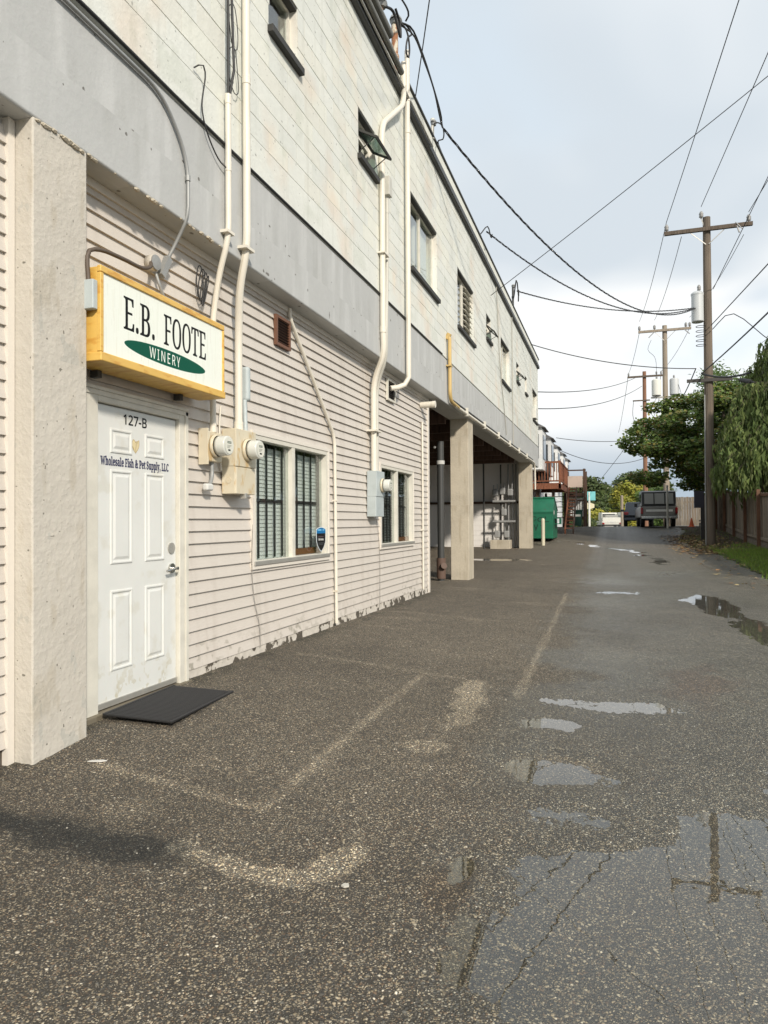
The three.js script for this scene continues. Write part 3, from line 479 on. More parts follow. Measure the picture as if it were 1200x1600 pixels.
{ // security sticker in the lower corner
  const s = new THREE.Shape(); s.moveTo(-0.085, 0.15); s.quadraticCurveTo(0, 0.215, 0.085, 0.15); s.lineTo(0.08, -0.02); s.quadraticCurveTo(0.06, -0.12, 0, -0.17); s.quadraticCurveTo(-0.06, -0.12, -0.08, -0.02); s.closePath();
  const g = new THREE.ExtrudeGeometry(s, { depth: 0.004, bevelEnabled: false, curveSegments: 10 }); const p = g.attributes.position, uv = new Float32Array(p.count * 2); for (let i = 0; i < p.count; i++) { uv[i * 2] = (p.getX(i) + 0.1) / 0.2; uv[i * 2 + 1] = (p.getY(i) + 0.2) / 0.42; } g.setAttribute('uv', new THREE.BufferAttribute(uv, 2)); g.scale(1.65, 0.82, 1).rotateY(Math.PI / 2).translate(SX + 0.02, 1.145, -7.61);
  const t = canvasTex(256, 512, (x, w, h) => { x.fillStyle = '#c9d3d8'; x.fillRect(0, 0, w, h); const sh = (k) => { x.beginPath(); x.moveTo(128 + (-0.085 * k) * 1280, 512 - (0.15 * k + 0.2) * 1219); x.quadraticCurveTo(128, 512 - (0.215 * k + 0.2) * 1219, 128 + 0.085 * k * 1280, 512 - (0.15 * k + 0.2) * 1219); x.lineTo(128 + 0.08 * k * 1280, 512 - (-0.02 * k + 0.2) * 1219); x.quadraticCurveTo(128 + 0.06 * k * 1280, 512 - (-0.12 * k + 0.2) * 1219, 128, 512 - (-0.17 * k + 0.2) * 1219); x.quadraticCurveTo(128 - 0.06 * k * 1280, 512 - (-0.12 * k + 0.2) * 1219, 128 - 0.08 * k * 1280, 512 - (-0.02 * k + 0.2) * 1219); x.closePath(); }; sh(0.93); x.save(); x.clip(); x.fillStyle = '#141416'; x.fillRect(0, 0, w, h); x.fillStyle = '#176fa8'; x.fillRect(0, 0, w, 158); x.fillStyle = '#7cc3ea'; x.fillRect(50, 88, 84, 22); x.fillRect(160, 92, 40, 18); x.fillStyle = '#5c4a50'; x.fillRect(62, 206, 120, 14); x.fillStyle = '#e9ece6'; x.font = 'bold 54px sans-serif'; x.textAlign = 'center'; x.save(); x.translate(128, 280); x.scale(0.72, 1); x.fillText('Brinks', 0, 0); x.restore(); x.fillStyle = '#4d5254'; x.fillRect(66, 318, 124, 10); x.fillRect(78, 342, 100, 10); x.restore(); });
  const m = put('sticker', g, new THREE.MeshStandardMaterial({ map: t, roughness: 0.35 }), wA); m.userData.label = 'blue and black shield security sticker';
}
// ---------------------------------------------------------------- the door
const D0 = 3.885, D1 = 4.80, DY0 = 0.112, DY1 = 2.155, DX = SX - 0.016;
{
  const door = new THREE.Group(); door.name = 'door'; door.userData.label = 'white six-panel steel door lettered 127-B'; bld.add(door);
  const doorTex = tex(512, 1024, (u, v) => { const y = v * 2.2, t = u * 1.1; const k = 0.97 + 0.07 * (fbm(u * 6, v * 12, 5, 12) - 0.5); let c = [0.70 * k, 0.71 * k, 0.675 * k]; const d = ss(0.6, 0.8, fbm(u * 9 + 3, v * 18, 5)) * 0.12 + ss(0.6, 0.72, fbm(u * 30, v * 40 + 8, 4)) * ss(0.55, 0.0, y) * 0.35; c = [c[0] * (1 - d * 0.6), c[1] * (1 - d * 0.75), c[2] * (1 - d * 1.1)]; return lin(...c); }, true, [1 / 1.1, 1 / 2.2]);
  const dm = M(1, 1, 1, { map: doorTex, roughness: 0.38 });
  put('slab', frb(D0, D1, DY0, DY1, DX - 0.045, DX, 0.004), dm, door);
  for (const [a, b] of [[0.152, 0.382], [0.530, 0.760]]) for (const [c, d] of [[1.835, 2.005], [1.07, 1.72], [0.34, 0.89]]) {
    const t0 = D0 + a, t1 = D0 + b, s = shapeOf([[t0, c], [t1, c], [t1, d], [t0, d]]); s.holes.push(rectHole(t0 + 0.02, t1 - 0.02, c + 0.02, d - 0.02));
    const ring = new THREE.ExtrudeGeometry(s, { depth: 0.002, bevelEnabled: true, bevelThickness: 0.006, bevelSize: 0.007, bevelSegments: 2, bevelOffset: -0.007 }).rotateY(Math.PI / 2).translate(DX, 0, 0);
    const k = 0.045, f = new THREE.ExtrudeGeometry(shapeOf([[t0 + k, c + k], [t1 - k, c + k], [t1 - k, d - k], [t0 + k, d - k]]), { depth: 0.001, bevelEnabled: true, bevelThickness: 0.006, bevelSize: 0.016, bevelSegments: 1, bevelOffset: -0.004 }).rotateY(Math.PI / 2).translate(DX, 0, 0);
    put('door_panel', [uvm(ring), uvm(f)], dm, door);
  }
  put('door_sweep', frb(D0, D1, DY0 - 0.005, DY0 + 0.035, DX, DX + 0.012, 0.003), alu, door);
  const hd = put('door_handle', [new THREE.CylinderGeometry(0.036, 0.038, 0.016, 24).rotateZ(Math.PI / 2).translate(DX + 0.008, 1.0, -4.735), rod(F(4.735, 1.0, DX + 0.014), F(4.735, 1.0, DX + 0.06), 0.011), pipe([F(4.735, 1.0, DX + 0.058), F(4.68, 0.996, DX + 0.062), F(4.615, 0.985, DX + 0.052)], 0.0105, 0.04)], chrome, door);
  put('lock_cylinder', new THREE.CylinderGeometry(0.012, 0.012, 0.006, 16).rotateZ(Math.PI / 2).translate(DX + 0.064, 1.0, -4.735), darkPipe, hd);
  put('deadbolt', new THREE.CylinderGeometry(0.041, 0.043, 0.010, 28).rotateZ(Math.PI / 2).translate(DX + 0.005, 1.155, -4.735), alu, door);
  const printed = (name, t0, t1, y0, y1, w, h, draw, label) => { const t = canvasTex(w, h, draw); const g = new THREE.PlaneGeometry(t1 - t0, y1 - y0).rotateY(Math.PI / 2).translate(DX + 0.0022, (y0 + y1) / 2, -(t0 + t1) / 2); const m = put(name, g, new THREE.MeshPhysicalMaterial({ map: t, transparent: true, roughness: 0.6, specularIntensity: 0.4 }), door); if (label) m.userData.label = label; return m; };
  printed('door_number', 4.14, 4.47, 2.03, 2.13, 512, 156, (x, w, h) => { x.fillStyle = '#12181a'; x.font = '150px sans-serif'; x.textAlign = 'center'; x.save(); x.translate(w / 2, 128); x.scale(1.08, 1); x.lineWidth = 5; x.strokeStyle = '#12181a'; x.fillText('127-B', 0, 0); x.strokeText('127-B', 0, 0); x.restore(); }, 'black number 127-B');
  printed('company_lettering', 3.935, 4.71, 1.722, 1.822, 1024, 132, (x, w, h) => { x.fillStyle = '#1b2350'; x.strokeStyle = '#1b2350'; x.lineWidth = 4; x.font = 'bold 104px serif'; const s = 'Wholesale Fish & Pet Supply, LLC', m = x.measureText(s).width; x.save(); x.translate(6, 98); x.scale((w - 12) / m, 1); x.fillText(s, 0, 0); x.strokeText(s, 0, 0); x.restore(); }, 'navy words Wholesale Fish & Pet Supply, LLC');
  printed('emblem', 4.235, 4.385, 1.845, 1.965, 320, 256, (x) => { x.strokeStyle = '#a88b4a'; x.lineWidth = 5; x.fillStyle = 'rgba(240,218,160,0.55)'; x.beginPath(); x.moveTo(90, 40); x.quadraticCurveTo(120, 20, 150, 62); x.quadraticCurveTo(190, 58, 236, 34); x.quadraticCurveTo(262, 120, 200, 190); x.quadraticCurveTo(176, 214, 156, 238); x.quadraticCurveTo(96, 190, 74, 140); x.quadraticCurveTo(66, 90, 90, 40); x.fill(); x.stroke(); x.strokeStyle = '#6d5a34'; x.beginPath(); x.moveTo(176, 84); x.quadraticCurveTo(160, 150, 156, 216); x.moveTo(150, 66); x.quadraticCurveTo(180, 90, 214, 66); x.moveTo(74, 140); x.quadraticCurveTo(100, 150, 120, 190); x.stroke(); }, 'small gold heart-shaped line emblem');
  // frame and casing
  const jt = 0.02, cs = (a, b, c, d, x1) => frb(a, b, c, d, SX - 0.10, x1, 0.006);
  put('door_frame', [cs(3.745, D0 - 0.004, 0.0, 2.235, SX + 0.018), cs(D1 + 0.004, 4.905, 0.06, 2.235, SX + 0.018), cs(D0 - 0.004, D1 + 0.004, DY1 + 0.006, 2.235, SX + 0.018), frb(3.73, 4.915, 2.235, 2.262, SX - 0.02, SX + 0.03, 0.005), frb(4.875, 4.915, 0.06, 2.235, SX + 0.017, SX + 0.027, 0.004), frb(3.745, 4.915, 2.2, 2.234, SX + 0.017, SX + 0.027, 0.004)], frameWhite, bld);
}
// door mat
{
  const g = bx(-0.255, 0.255, 0, 0.009, -0.42, 0.42), ribs = []; for (let i = 0; i < 30; i++) ribs.push(bx(-0.225, 0.225, 0.009, 0.012, -0.395 + i * 0.0272, -0.380 + i * 0.0272)); ribs.push(bx(-0.255, -0.235, 0.009, 0.013, -0.42, 0.42), bx(0.235, 0.255, 0.009, 0.013, -0.42, 0.42));
  const m = thing('door_mat', 'black ribbed rubber mat lying in front of the white door', 'mat', [-2.95, groundBase(-2.95, 4.28) + 0.014, -4.28], null, 0.05); m.rotation.z = -0.035; put('mat_base', g, blackRubber, m); put('mat_ribs', ribs, M(0.03, 0.03, 0.031, { roughness: 0.8 }), m);
}
// ---------------------------------------------------------------- lightbox sign
{
  const T0 = 3.59, T1 = 5.045, Y0 = 2.36, Y1 = 2.94, XB = SX + 0.02, XF = -2.98;
  const s = thing('lightbox_sign', 'yellow framed winery sign box hung above the white door', 'sign');
  put('cabinet', frb(T0 + 0.006, T1 - 0.006, Y0 + 0.035, Y1 - 0.006, XB, XF - 0.03, 0.006), yellowPaint, s);
  const fx0 = XF - 0.03, e = 0.042; put('retainer', frb(T0, T1, Y1 - e, Y1, fx0, XF, 0.006), yellowPaint, s); put('retainer', frb(T0 - 0.004, T1 + 0.004, Y0 - 0.012, Y0 + 0.045, XB + 0.01, XF + 0.006, 0.008), yellowPaint, s); put('retainer', frb(T0, T0 + 0.03, Y0 + 0.047, Y1 - e - 0.002, fx0, XF - 0.001, 0.005), yellowPaint, s); put('retainer', frb(T1 - 0.022, T1, Y0 + 0.047, Y1 - e - 0.002, fx0, XF - 0.001, 0.005), yellowPaint, s);
  const a0 = T0 + 0.03, a1 = T1 - 0.022, b0 = Y0 + 0.045, b1 = Y1 - e, W = 1408, H = Math.round(1408 * (b1 - b0) / (a1 - a0)), P = W / (a1 - a0);
  const X = t => (t - a0) * P, Y = y => (b1 - y) * P;
  const t = canvasTex(W, H, (x) => {
    x.fillStyle = '#e6eae0'; x.fillRect(0, 0, W, H);
    const r = rng(3); for (let i = 0; i < 260; i++) { x.fillStyle = `rgba(${150 + r() * 30},${150 + r() * 30},${135},${0.03 + r() * 0.05})`; const q = r() * W, w2 = 2 + r() * 10; x.fillRect(q, r() * H, w2, 30 + r() * 160); }
    x.fillStyle = '#0c0d0b'; x.strokeStyle = '#0c0d0b'; x.lineWidth = 2; x.font = '300px serif'; 
    const word = (str, ta, tb, ya, yb) => { const m = x.measureText(str), hh = m.actualBoundingBoxAscent || 205; x.save(); x.translate(X(ta), Y(ya)); x.scale((X(tb) - X(ta)) / m.width, (Y(ya) - Y(yb)) / 197); for (let o = -5; o <= 5; o += 2.5) x.fillText(str, o, 0); x.restore(); };
    word('E.B.', 3.815, 4.155, 2.605, 2.80); word('FOOTE', 4.245, 4.79, 2.605, 2.80);
    x.fillStyle = '#00503c'; x.beginPath(); x.ellipse(X(4.30), Y(2.515), 0.475 * P, 0.058 * P, 0, 0, Math.PI * 2); x.fill();
    x.fillStyle = '#eef2e8'; x.font = '100px sans-serif'; let q = X(4.085); for (const ch of 'WINERY') { x.save(); x.translate(q, Y(2.478)); x.scale(0.82, 1.05); x.fillText(ch, 0, 0); x.restore(); q += x.measureText(ch).width * 0.82 + 13; }
  });
  const face = put('face_panel', new THREE.PlaneGeometry(a1 - a0, b1 - b0).rotateY(Math.PI / 2).translate(XF - 0.012, (b0 + b1) / 2, -(a0 + a1) / 2), new THREE.MeshPhysicalMaterial({ map: t, roughness: 0.5, specularIntensity: 0.35 }), s); face.userData.label = 'white panel reading E.B. FOOTE with WINERY on a green ellipse';
  put('switch_box', frb(3.545, 3.588, 2.66, 2.84, -3.09, -3.0, 0.006), greyMetal, s);
  put('bracket', fb(3.8, 3.84, Y0 - 0.06, Y0 - 0.013, XB, XB + 0.06), darkPipe, s); put('bracket', fb(4.72, 4.76, Y0 - 0.06, Y0 - 0.013, XB, XB + 0.06), darkPipe, s);
}
// ---------------------------------------------------------------- electric service on the front wall
const meterGlass = M(0.62, 0.63, 0.58, { roughness: 0.12 }), dialTex = canvasTex(256, 256, x => { x.fillStyle = '#d8d8cc'; x.fillRect(0, 0, 256, 256); x.fillStyle = '#3c4140'; x.fillRect(70, 62, 116, 34); x.fillStyle = '#9fa79a'; x.fillRect(78, 69, 100, 20); x.fillStyle = '#77776e'; for (let i = 0; i < 3; i++) x.fillRect(64, 122 + i * 18, 128 - i * 26, 7); x.fillStyle = '#2f3434'; x.fillRect(92, 184, 70, 26); });
function meter(t, y, x, parent) {                                 // socket ring, glass drum and dial on a box face at x
  const ring = lathe([[0, 0], [0.098, 0], [0.100, 0.012], [0.098, 0.028], [0.088, 0.032]]).rotateZ(-Math.PI / 2).translate(x, y, -t); put('meter_ring', ring, tanMetal, parent);
  const drum = put('meter', lathe([[0.0, 0.03], [0.083, 0.03], [0.085, 0.06], [0.083, 0.12], [0.078, 0.132], [0.0, 0.134]], 28).rotateZ(-Math.PI / 2).translate(x, y, -t), meterGlass, parent);
  put('dial', new THREE.CircleGeometry(0.070, 28).rotateY(Math.PI / 2).translate(x + 0.1365, y, -t), new THREE.MeshStandardMaterial({ map: dialTex, roughness: 0.25 }), drum);
}
{
  const b1 = thing('meter_box', 'small dirty tan meter box with round meter left of the larger box', 'meter box', [0, 0, 0], 'electric meters on the siding');
  put('box', [frb(5.10, 5.33, 1.86, 2.11, SX + 0.005, SX + 0.085, 0.008), frb(5.09, 5.105, 1.83, 2.13, SX + 0.004, SX + 0.095, 0.003)], tanMetal, b1); meter(5.215, 1.99, SX + 0.085, b1);
  put('elbow', pipe([F(5.235, 1.86, SX + 0.04), F(5.235, 1.74, SX + 0.045), F(5.17, 1.665, SX + 0.06)], 0.017, 0.06), greyConduit, b1); put('elbow_body', frb(5.10, 5.20, 1.615, 1.675, SX + 0.03, SX + 0.085, 0.018), M(0.6, 0.6, 0.57), b1);
  const b2 = thing('meter_box', 'tall cream meter cabinet with round meter beside the barred window', 'meter box', [0, 0, 0], 'electric meters on the siding');
  put('box', [frb(5.45, 5.80, 1.60, 2.165, SX + 0.005, SX + 0.14, 0.008)], tanMetal, b2); put('lid', frb(5.445, 5.805, 1.84, 2.17, SX + 0.012, SX + 0.152, 0.006), tanMetal, b2); put('door_plate', frb(5.455, 5.795, 1.60, 1.835, SX + 0.1, SX + 0.148, 0.006), tanMetal, b2); meter(5.64, 1.995, SX + 0.152, b2);
  put('hasp', frb(5.60, 5.64, 1.56, 1.61, SX + 0.10, SX + 0.155, 0.004), alu, b2); put('knockout', new THREE.CylinderGeometry(0.028, 0.028, 0.006, 20).rotateX(Math.PI / 2).translate(SX + 0.075, 1.72, -5.449), tanMetal, b2);
  const b3 = thing('meter_box', 'grey blue meter box with round meter overlapping the farther window', 'meter box', [0, 0, 0], 'electric meters on the siding');
  put('box', frb(9.27, 9.62, 1.42, 2.05, SX + 0.005, SX + 0.14, 0.008), greyMetal, b3); put('lid', frb(9.265, 9.625, 1.70, 2.055, SX + 0.012, SX + 0.15, 0.006), greyMetal, b3); meter(9.50, 1.86, SX + 0.15, b3);
  const cp = (name, geo, mat, label) => solo(name, geo, mat, label, 'conduit', 'conduits and pipes on the facade');
  const couple = (t, y, x, r) => rod(F(t, y - 0.04, x), F(t, y + 0.04, x), r * 1.13);
  const strap = (t, y, x, r) => fb(t - r * 2.2, t + r * 2.2, y - 0.012, y + 0.012, x - r - 0.02, x + r * 1.08);
  cp('conduit', [pipe([F(5.47, 8.6, FX + 0.05), F(5.47, 3.72, FX + 0.05), F(5.50, 3.42, SX + 0.16), F(5.63, 3.02, SX + 0.075), F(5.63, 2.17, SX + 0.075)], 0.034, 0.22, 12, 14), couple(5.47, 5.2, FX + 0.05, 0.034), couple(5.63, 2.21, SX + 0.075, 0.036), strap(5.47, 3.72, FX + 0.05, 0.034), strap(5.47, 6.1, FX + 0.05, 0.034)], pvc, 'thick cream conduit dropping past the beam into the tall meter cabinet');
  cp('conduit', [pipe([F(5.17, 4.86, FX + 0.045), F(5.17, 3.70, FX + 0.045), F(5.19, 3.45, SX + 0.15), F(5.225, 3.08, SX + 0.06), F(5.225, 2.10, SX + 0.06)], 0.025, 0.2, 12, 14), couple(5.17, 4.86, FX + 0.045, 0.025), couple(5.17, 4.3, FX + 0.045, 0.025), strap(5.17, 3.75, FX + 0.045, 0.025), couple(5.225, 2.15, SX + 0.06, 0.027)], pvc, 'thinner cream conduit running behind the sign into the small meter box');
  for (const [o, l] of [[0, 'black service cable hanging straight above the thinner conduit'], [0.03, 'second black service cable twisted beside the first above the conduit']]) cp('service_cable', cable([F(5.14 + o, 8.9, FX + 0.06), F(5.15 + o, 6.6, FX + 0.05), F(5.16 + o * 0.5, 5.5, FX + 0.055 + o), F(5.15 + o, 5.0, FX + 0.06 + o), F(5.17, 4.84, FX + 0.05)], 0.011), blackRubber, l);
  cp('cable_loop', cable([F(5.2, 5.30, FX + 0.03), F(5.26, 5.36, FX + 0.05), F(5.33, 5.22, FX + 0.04), F(5.36, 5.02, FX + 0.03), F(5.30, 4.99, FX + 0.03), F(5.2, 5.1, FX + 0.03)], 0.004), blackRubber, 'thin black cable loop beside the thick conduit');
  cp('cable_loop', cable([F(5.2, 5.66, FX + 0.03), F(5.25, 5.72, FX + 0.05), F(5.34, 5.55, FX + 0.04), F(5.34, 5.38, FX + 0.03), F(5.27, 5.38, FX + 0.03), F(5.22, 5.55, FX + 0.03)], 0.004), blackRubber, 'upper thin cable loop between the two conduits');
  cp('cable_coil', merge([0, 1, 2, 3].map(k => cable(Array.from({ length: 14 }, (_, i) => F(5.08 + 0.05 * Math.cos(i / 13 * 6.28) + k * 0.012, 3.33 - k * 0.02 + 0.14 * Math.sin(i / 13 * 6.28 + k * 0.4), SX + 0.03 + 0.01 * k)), 0.005))), blackRubber, 'dark coil of spare cable hung above the winery sign');
  // grey conduit feeding the sign
  cp('conduit', [pipe([F(1.2, 4.44, FX + 0.022), F(4.30, 4.42, FX + 0.022), F(4.62, 4.10, FX + 0.022), F(4.62, 3.66, FX + 0.022), F(4.63, 3.50, SX + 0.12), F(4.60, 3.36, SX + 0.06)], 0.014, 0.2, 8, 12), rod(F(4.617, 3.93, FX + 0.022), F(4.617, 3.97, FX + 0.022), 0.02)], greyConduit, 'grey metal conduit running along the beam top and down towards the sign');
  cp('cable', cable([F(-1, 4.52, FX + 0.02), F(2, 4.505, FX + 0.02), F(3.7, 4.50, FX + 0.022), F(4.8, 4.49, FX + 0.015), F(8, 4.495, FX + 0.012), F(13, 4.495, FX + 0.012)], 0.014), blackRubber, 'black cable lying in the joint above the concrete beam');
  cp('hook_wire', cable([F(4.72, 4.86, FX + 0.01), F(4.76, 4.90, FX + 0.06), F(4.80, 4.86, FX + 0.06), F(4.80, 4.6, FX + 0.03), F(4.86, 4.45, FX + 0.03), F(5.05, 4.30, FX + 0.03), F(5.16, 4.28, FX + 0.04)], 0.006), blackRubber, 'thin hooked wire sticking out of the wall above the beam');
  const jb = thing('junction_box', 'round weathered junction box on the siding above the sign', 'junction box');
  put('box', lathe([[0, 0], [0.058, 0], [0.06, 0.05], [0.052, 0.058], [0, 0.06]]).rotateZ(-Math.PI / 2).translate(SX + 0.005, 3.27, -4.44), M(0.55, 0.52, 0.46, { roughness: 0.6, map: fine }), jb); put('cover', lathe([[0, 0.06], [0.055, 0.06], [0.055, 0.068], [0, 0.07]]).rotateZ(-Math.PI / 2).translate(SX + 0.005, 3.27, -4.44), greyConduit, jb); put('conduit_body', bar(F(4.525, 3.20, SX + 0.05), F(4.60, 3.36, SX + 0.06), 0.045, 0.05), greyConduit, jb);
  cp('flexible_conduit', cable([F(4.40, 3.26, SX + 0.05), F(4.33, 3.20, SX + 0.10), F(4.15, 3.12, SX + 0.16), F(3.9, 3.09, SX + 0.2), F(3.68, 3.07, SX + 0.2), F(3.575, 3.02, SX + 0.2), F(3.565, 2.83, SX + 0.21)], 0.014), M(0.10, 0.075, 0.055, { roughness: 0.6 }), 'brown flexible conduit arching over the top left of the sign');
  cp('flexible_conduit', cable([F(4.47, 3.21, SX + 0.04), F(4.49, 3.12, SX + 0.06), F(4.55, 3.04, SX + 0.06), F(4.66, 2.98, SX + 0.06), F(4.75, 2.93, SX + 0.06)], 0.012), greyConduit, 'short grey flexible conduit dropping behind the sign top');
  cp('surge_box', [frb(5.77, 5.84, 2.46, 2.78, SX + 0.005, SX + 0.09, 0.03, 3), rod(F(5.78, 2.47, SX + 0.05), F(5.76, 2.165, SX + 0.07), 0.021)], greyMetal, 'grey rounded box on a stub pipe above the tall meter cabinet');
  cp('ground_wire', cable([F(5.40, 2.36, SX + 0.03), F(5.395, 2.2, SX + 0.02), F(5.40, 2.0, SX + 0.02), F(5.42, 1.8, SX + 0.02)], 0.008), pvc, 'thin white rod between the two left meter boxes');
  cp('phone_wire', cable([F(6.0, 1.58, SX + 0.02), F(5.98, 0.9, SX + 0.012), F(6.03, 0.6, SX + 0.012), F(6.13, 0.35, SX + 0.012), F(6.14, 0.15, SX + 0.012)], 0.004), M(0.3, 0.28, 0.25), 'thin wire hanging down the siding below the barred window');
  cp('phone_wire', cable([F(9.6, 1.42, SX + 0.02), F(9.74, 1.2, SX + 0.012), F(9.8, 0.9, SX + 0.012), F(9.8, 0.1, SX + 0.012)], 0.004), M(0.3, 0.28, 0.25), 'thin wire hanging below the grey blue meter box');
  cp('drain_pipe', [pipe([F(6.79, 3.60, SX + 0.03), F(6.79, 3.50, SX + 0.03), F(7.99, 2.42, SX + 0.03), F(8.03, 2.30, SX + 0.03), F(8.06, 0.12, SX + 0.03)], 0.021, 0.12, 8, 12), fb(8.02, 8.08, 1.6, 1.62, SX, SX + 0.055), fb(8.03, 8.09, 0.5, 0.52, SX, SX + 0.055)], pvc, 'slender cream drain pipe slanting then dropping between the two windows');
  cp('conduit', [pipe([F(10.25, 8.3, FX + 0.09), F(10.25, 7.66, FX + 0.09), F(9.30, 6.86, FX + 0.045), F(9.30, 3.95, FX + 0.045), F(9.33, 3.66, FX + 0.045), F(9.395, 3.32, SX + 0.07), F(9.395, 2.05, SX + 0.07)], 0.041, 0.2, 12, 14), couple(9.30, 6.35, FX + 0.045, 0.041), couple(9.30, 4.0, FX + 0.045, 0.041), strap(9.34, 5.06, FX + 0.045, 0.05), strap(9.43, 2.62, SX + 0.07, 0.06)], pvc, 'thick white conduit bending off the roof edge down to the grey box');
  cp('conduit', [pipe([F(9.53, 6.0, FX + 0.04), F(9.53, 5.2, FX + 0.04), F(9.42, 3.95, FX + 0.05), F(9.45, 3.64, FX + 0.04), F(9.56, 3.28, SX + 0.06), F(9.56, 2.05, SX + 0.06)], 0.027, 0.2, 10, 14), couple(9.53, 5.75, FX + 0.04, 0.027), frb(9.46, 9.60, 5.95, 6.22, FX - 0.003, FX + 0.10, 0.01)], greyPvc(), 'thinner grey-white conduit with a small box cap beside the thick one');
  cp('downspout', [pipe([F(10.52, 8.65, FX + 0.07), F(10.52, 3.50, FX + 0.06), F(10.46, 3.42, SX + 0.16), F(10.30, 3.38, SX + 0.03)], 0.041, 0.08, 12, 10), couple(10.52, 7.9, FX + 0.07, 0.041), couple(10.52, 7.4, FX + 0.07, 0.041)], pvc, 'tall straight white downspout pipe with an elbow at the beam underside');
  cp('vent_stub', [rod(F(12.2, 3.42, SX), F(12.2, 3.42, SX + 0.27), 0.055, 0.055, 16), rod(F(12.2, 3.42, SX + 0.22), F(12.2, 3.42, SX + 0.272), 0.061, 0.061, 16)], pvc, 'white pipe stub sticking out of the siding near the garage corner');
  cp('corner_pipe', [rod(F(12.21, 0.15, SX + 0.025), F(12.21, 3.12, SX + 0.025), 0.018), strap(12.21, 1.2, SX + 0.025, 0.018)], pvc, 'thin vertical cream pipe near the siding corner');
  cp('gas_pipe', [pipe([F(13.43, 4.93, FX - 0.02), F(13.43, 4.93, FX + 0.06), F(13.43, 3.80, FX + 0.06), F(13.55, 3.68, FX + 0.06), F(14.2, 3.66, FX + 0.06)], 0.036, 0.08, 10, 8), rod(F(13.43, 4.88, FX), F(13.43, 4.98, FX + 0.06), 0.05), strap(13.43, 4.35, FX + 0.06, 0.036)], gasYellow, 'short yellow gas pipe standing against the beam above the garage');
  const gp = thing('gas_pipe', 'long pale gas pipe clipped along the beam edge over the garage', 'conduit', [0, 0, 0], 'conduits and pipes on the facade'); put('pipe', pipe([F(13.9, 3.655, FX + 0.055), F(28.6, 3.655, FX + 0.055), F(28.85, 3.5, FX + 0.055), F(28.9, 2.6, FX + 0.055)], 0.034, 0.1, 8, 10), pvc, gp); put('pipe', rod(F(13.7, 3.74, FX + 0.04), F(28.3, 3.74, FX + 0.04), 0.02, 0.02, 8), darkPipe, gp); for (let t = 15; t < 28; t += 2.2) put('clip', fb(t, t + 0.06, 3.60, 3.78, FX, FX + 0.10), frameWhite, gp);
  // facade cables beyond
  cp('hanging_cable', cable([F(19.5, 7.8, FX + 0.03), F(19.7, 7.0, FX + 0.03), F(19.95, 6.0, FX + 0.03), F(20.3, 5.3, FX + 0.03), F(20.8, 4.6, FX + 0.03), F(21.2, 3.9, FX + 0.03)], 0.012), M(0.4, 0.39, 0.34), 'grey cable sagging down the block wall beside a wide far window');
  cp('hanging_cable', cable([F(22.6, 7.8, FX + 0.03), F(22.62, 6.0, FX + 0.03), F(22.65, 4.5, FX + 0.03), F(22.7, 3.7, FX + 0.03)], 0.014), M(0.4, 0.39, 0.34), 'straight grey cable down the block wall past the far window');
  // vents
  const vent = (t0, t1, y0, y1, frame, slatMat, label) => { const v = thing('wall_vent', label, 'vent', [0, 0, 0], 'vents in the siding'); put('frame', [fb(t0, t1, y0, y0 + 0.03, SX, SX + 0.035), fb(t0, t1, y1 - 0.03, y1, SX, SX + 0.035), fb(t0, t0 + 0.03, y0 + 0.03, y1 - 0.03, SX, SX + 0.035), fb(t1 - 0.03, t1, y0 + 0.03, y1 - 0.03, SX, SX + 0.035)], frame, v); put('backing', fb(t0 + 0.03, t1 - 0.03, y0 + 0.03, y1 - 0.03, SX, SX + 0.006), blackIron, v); for (let y = y0 + 0.05; y < y1 - 0.03; y += 0.028) put('slat', uvm(new THREE.BoxGeometry(0.024, 0.003, t1 - t0 - 0.06).rotateZ(-0.6).translate(SX + 0.02, y, -(t0 + t1) / 2)), slatMat, v); };
  vent(6.47, 6.80, 3.15, 3.46, M(0.15, 0.07, 0.04, { roughness: 0.6 }), M(0.13, 0.065, 0.04, { roughness: 0.7 }), 'brown louvred vent high in the siding right of the sign');
  vent(10.18, 10.58, 3.19, 3.52, frameWhite, M(0.10, 0.085, 0.07), 'white framed louvred vent beside the downspout elbow');
}
function greyPvc() { return M(0.58, 0.57, 0.51, { roughness: 0.5, map: fine }); }
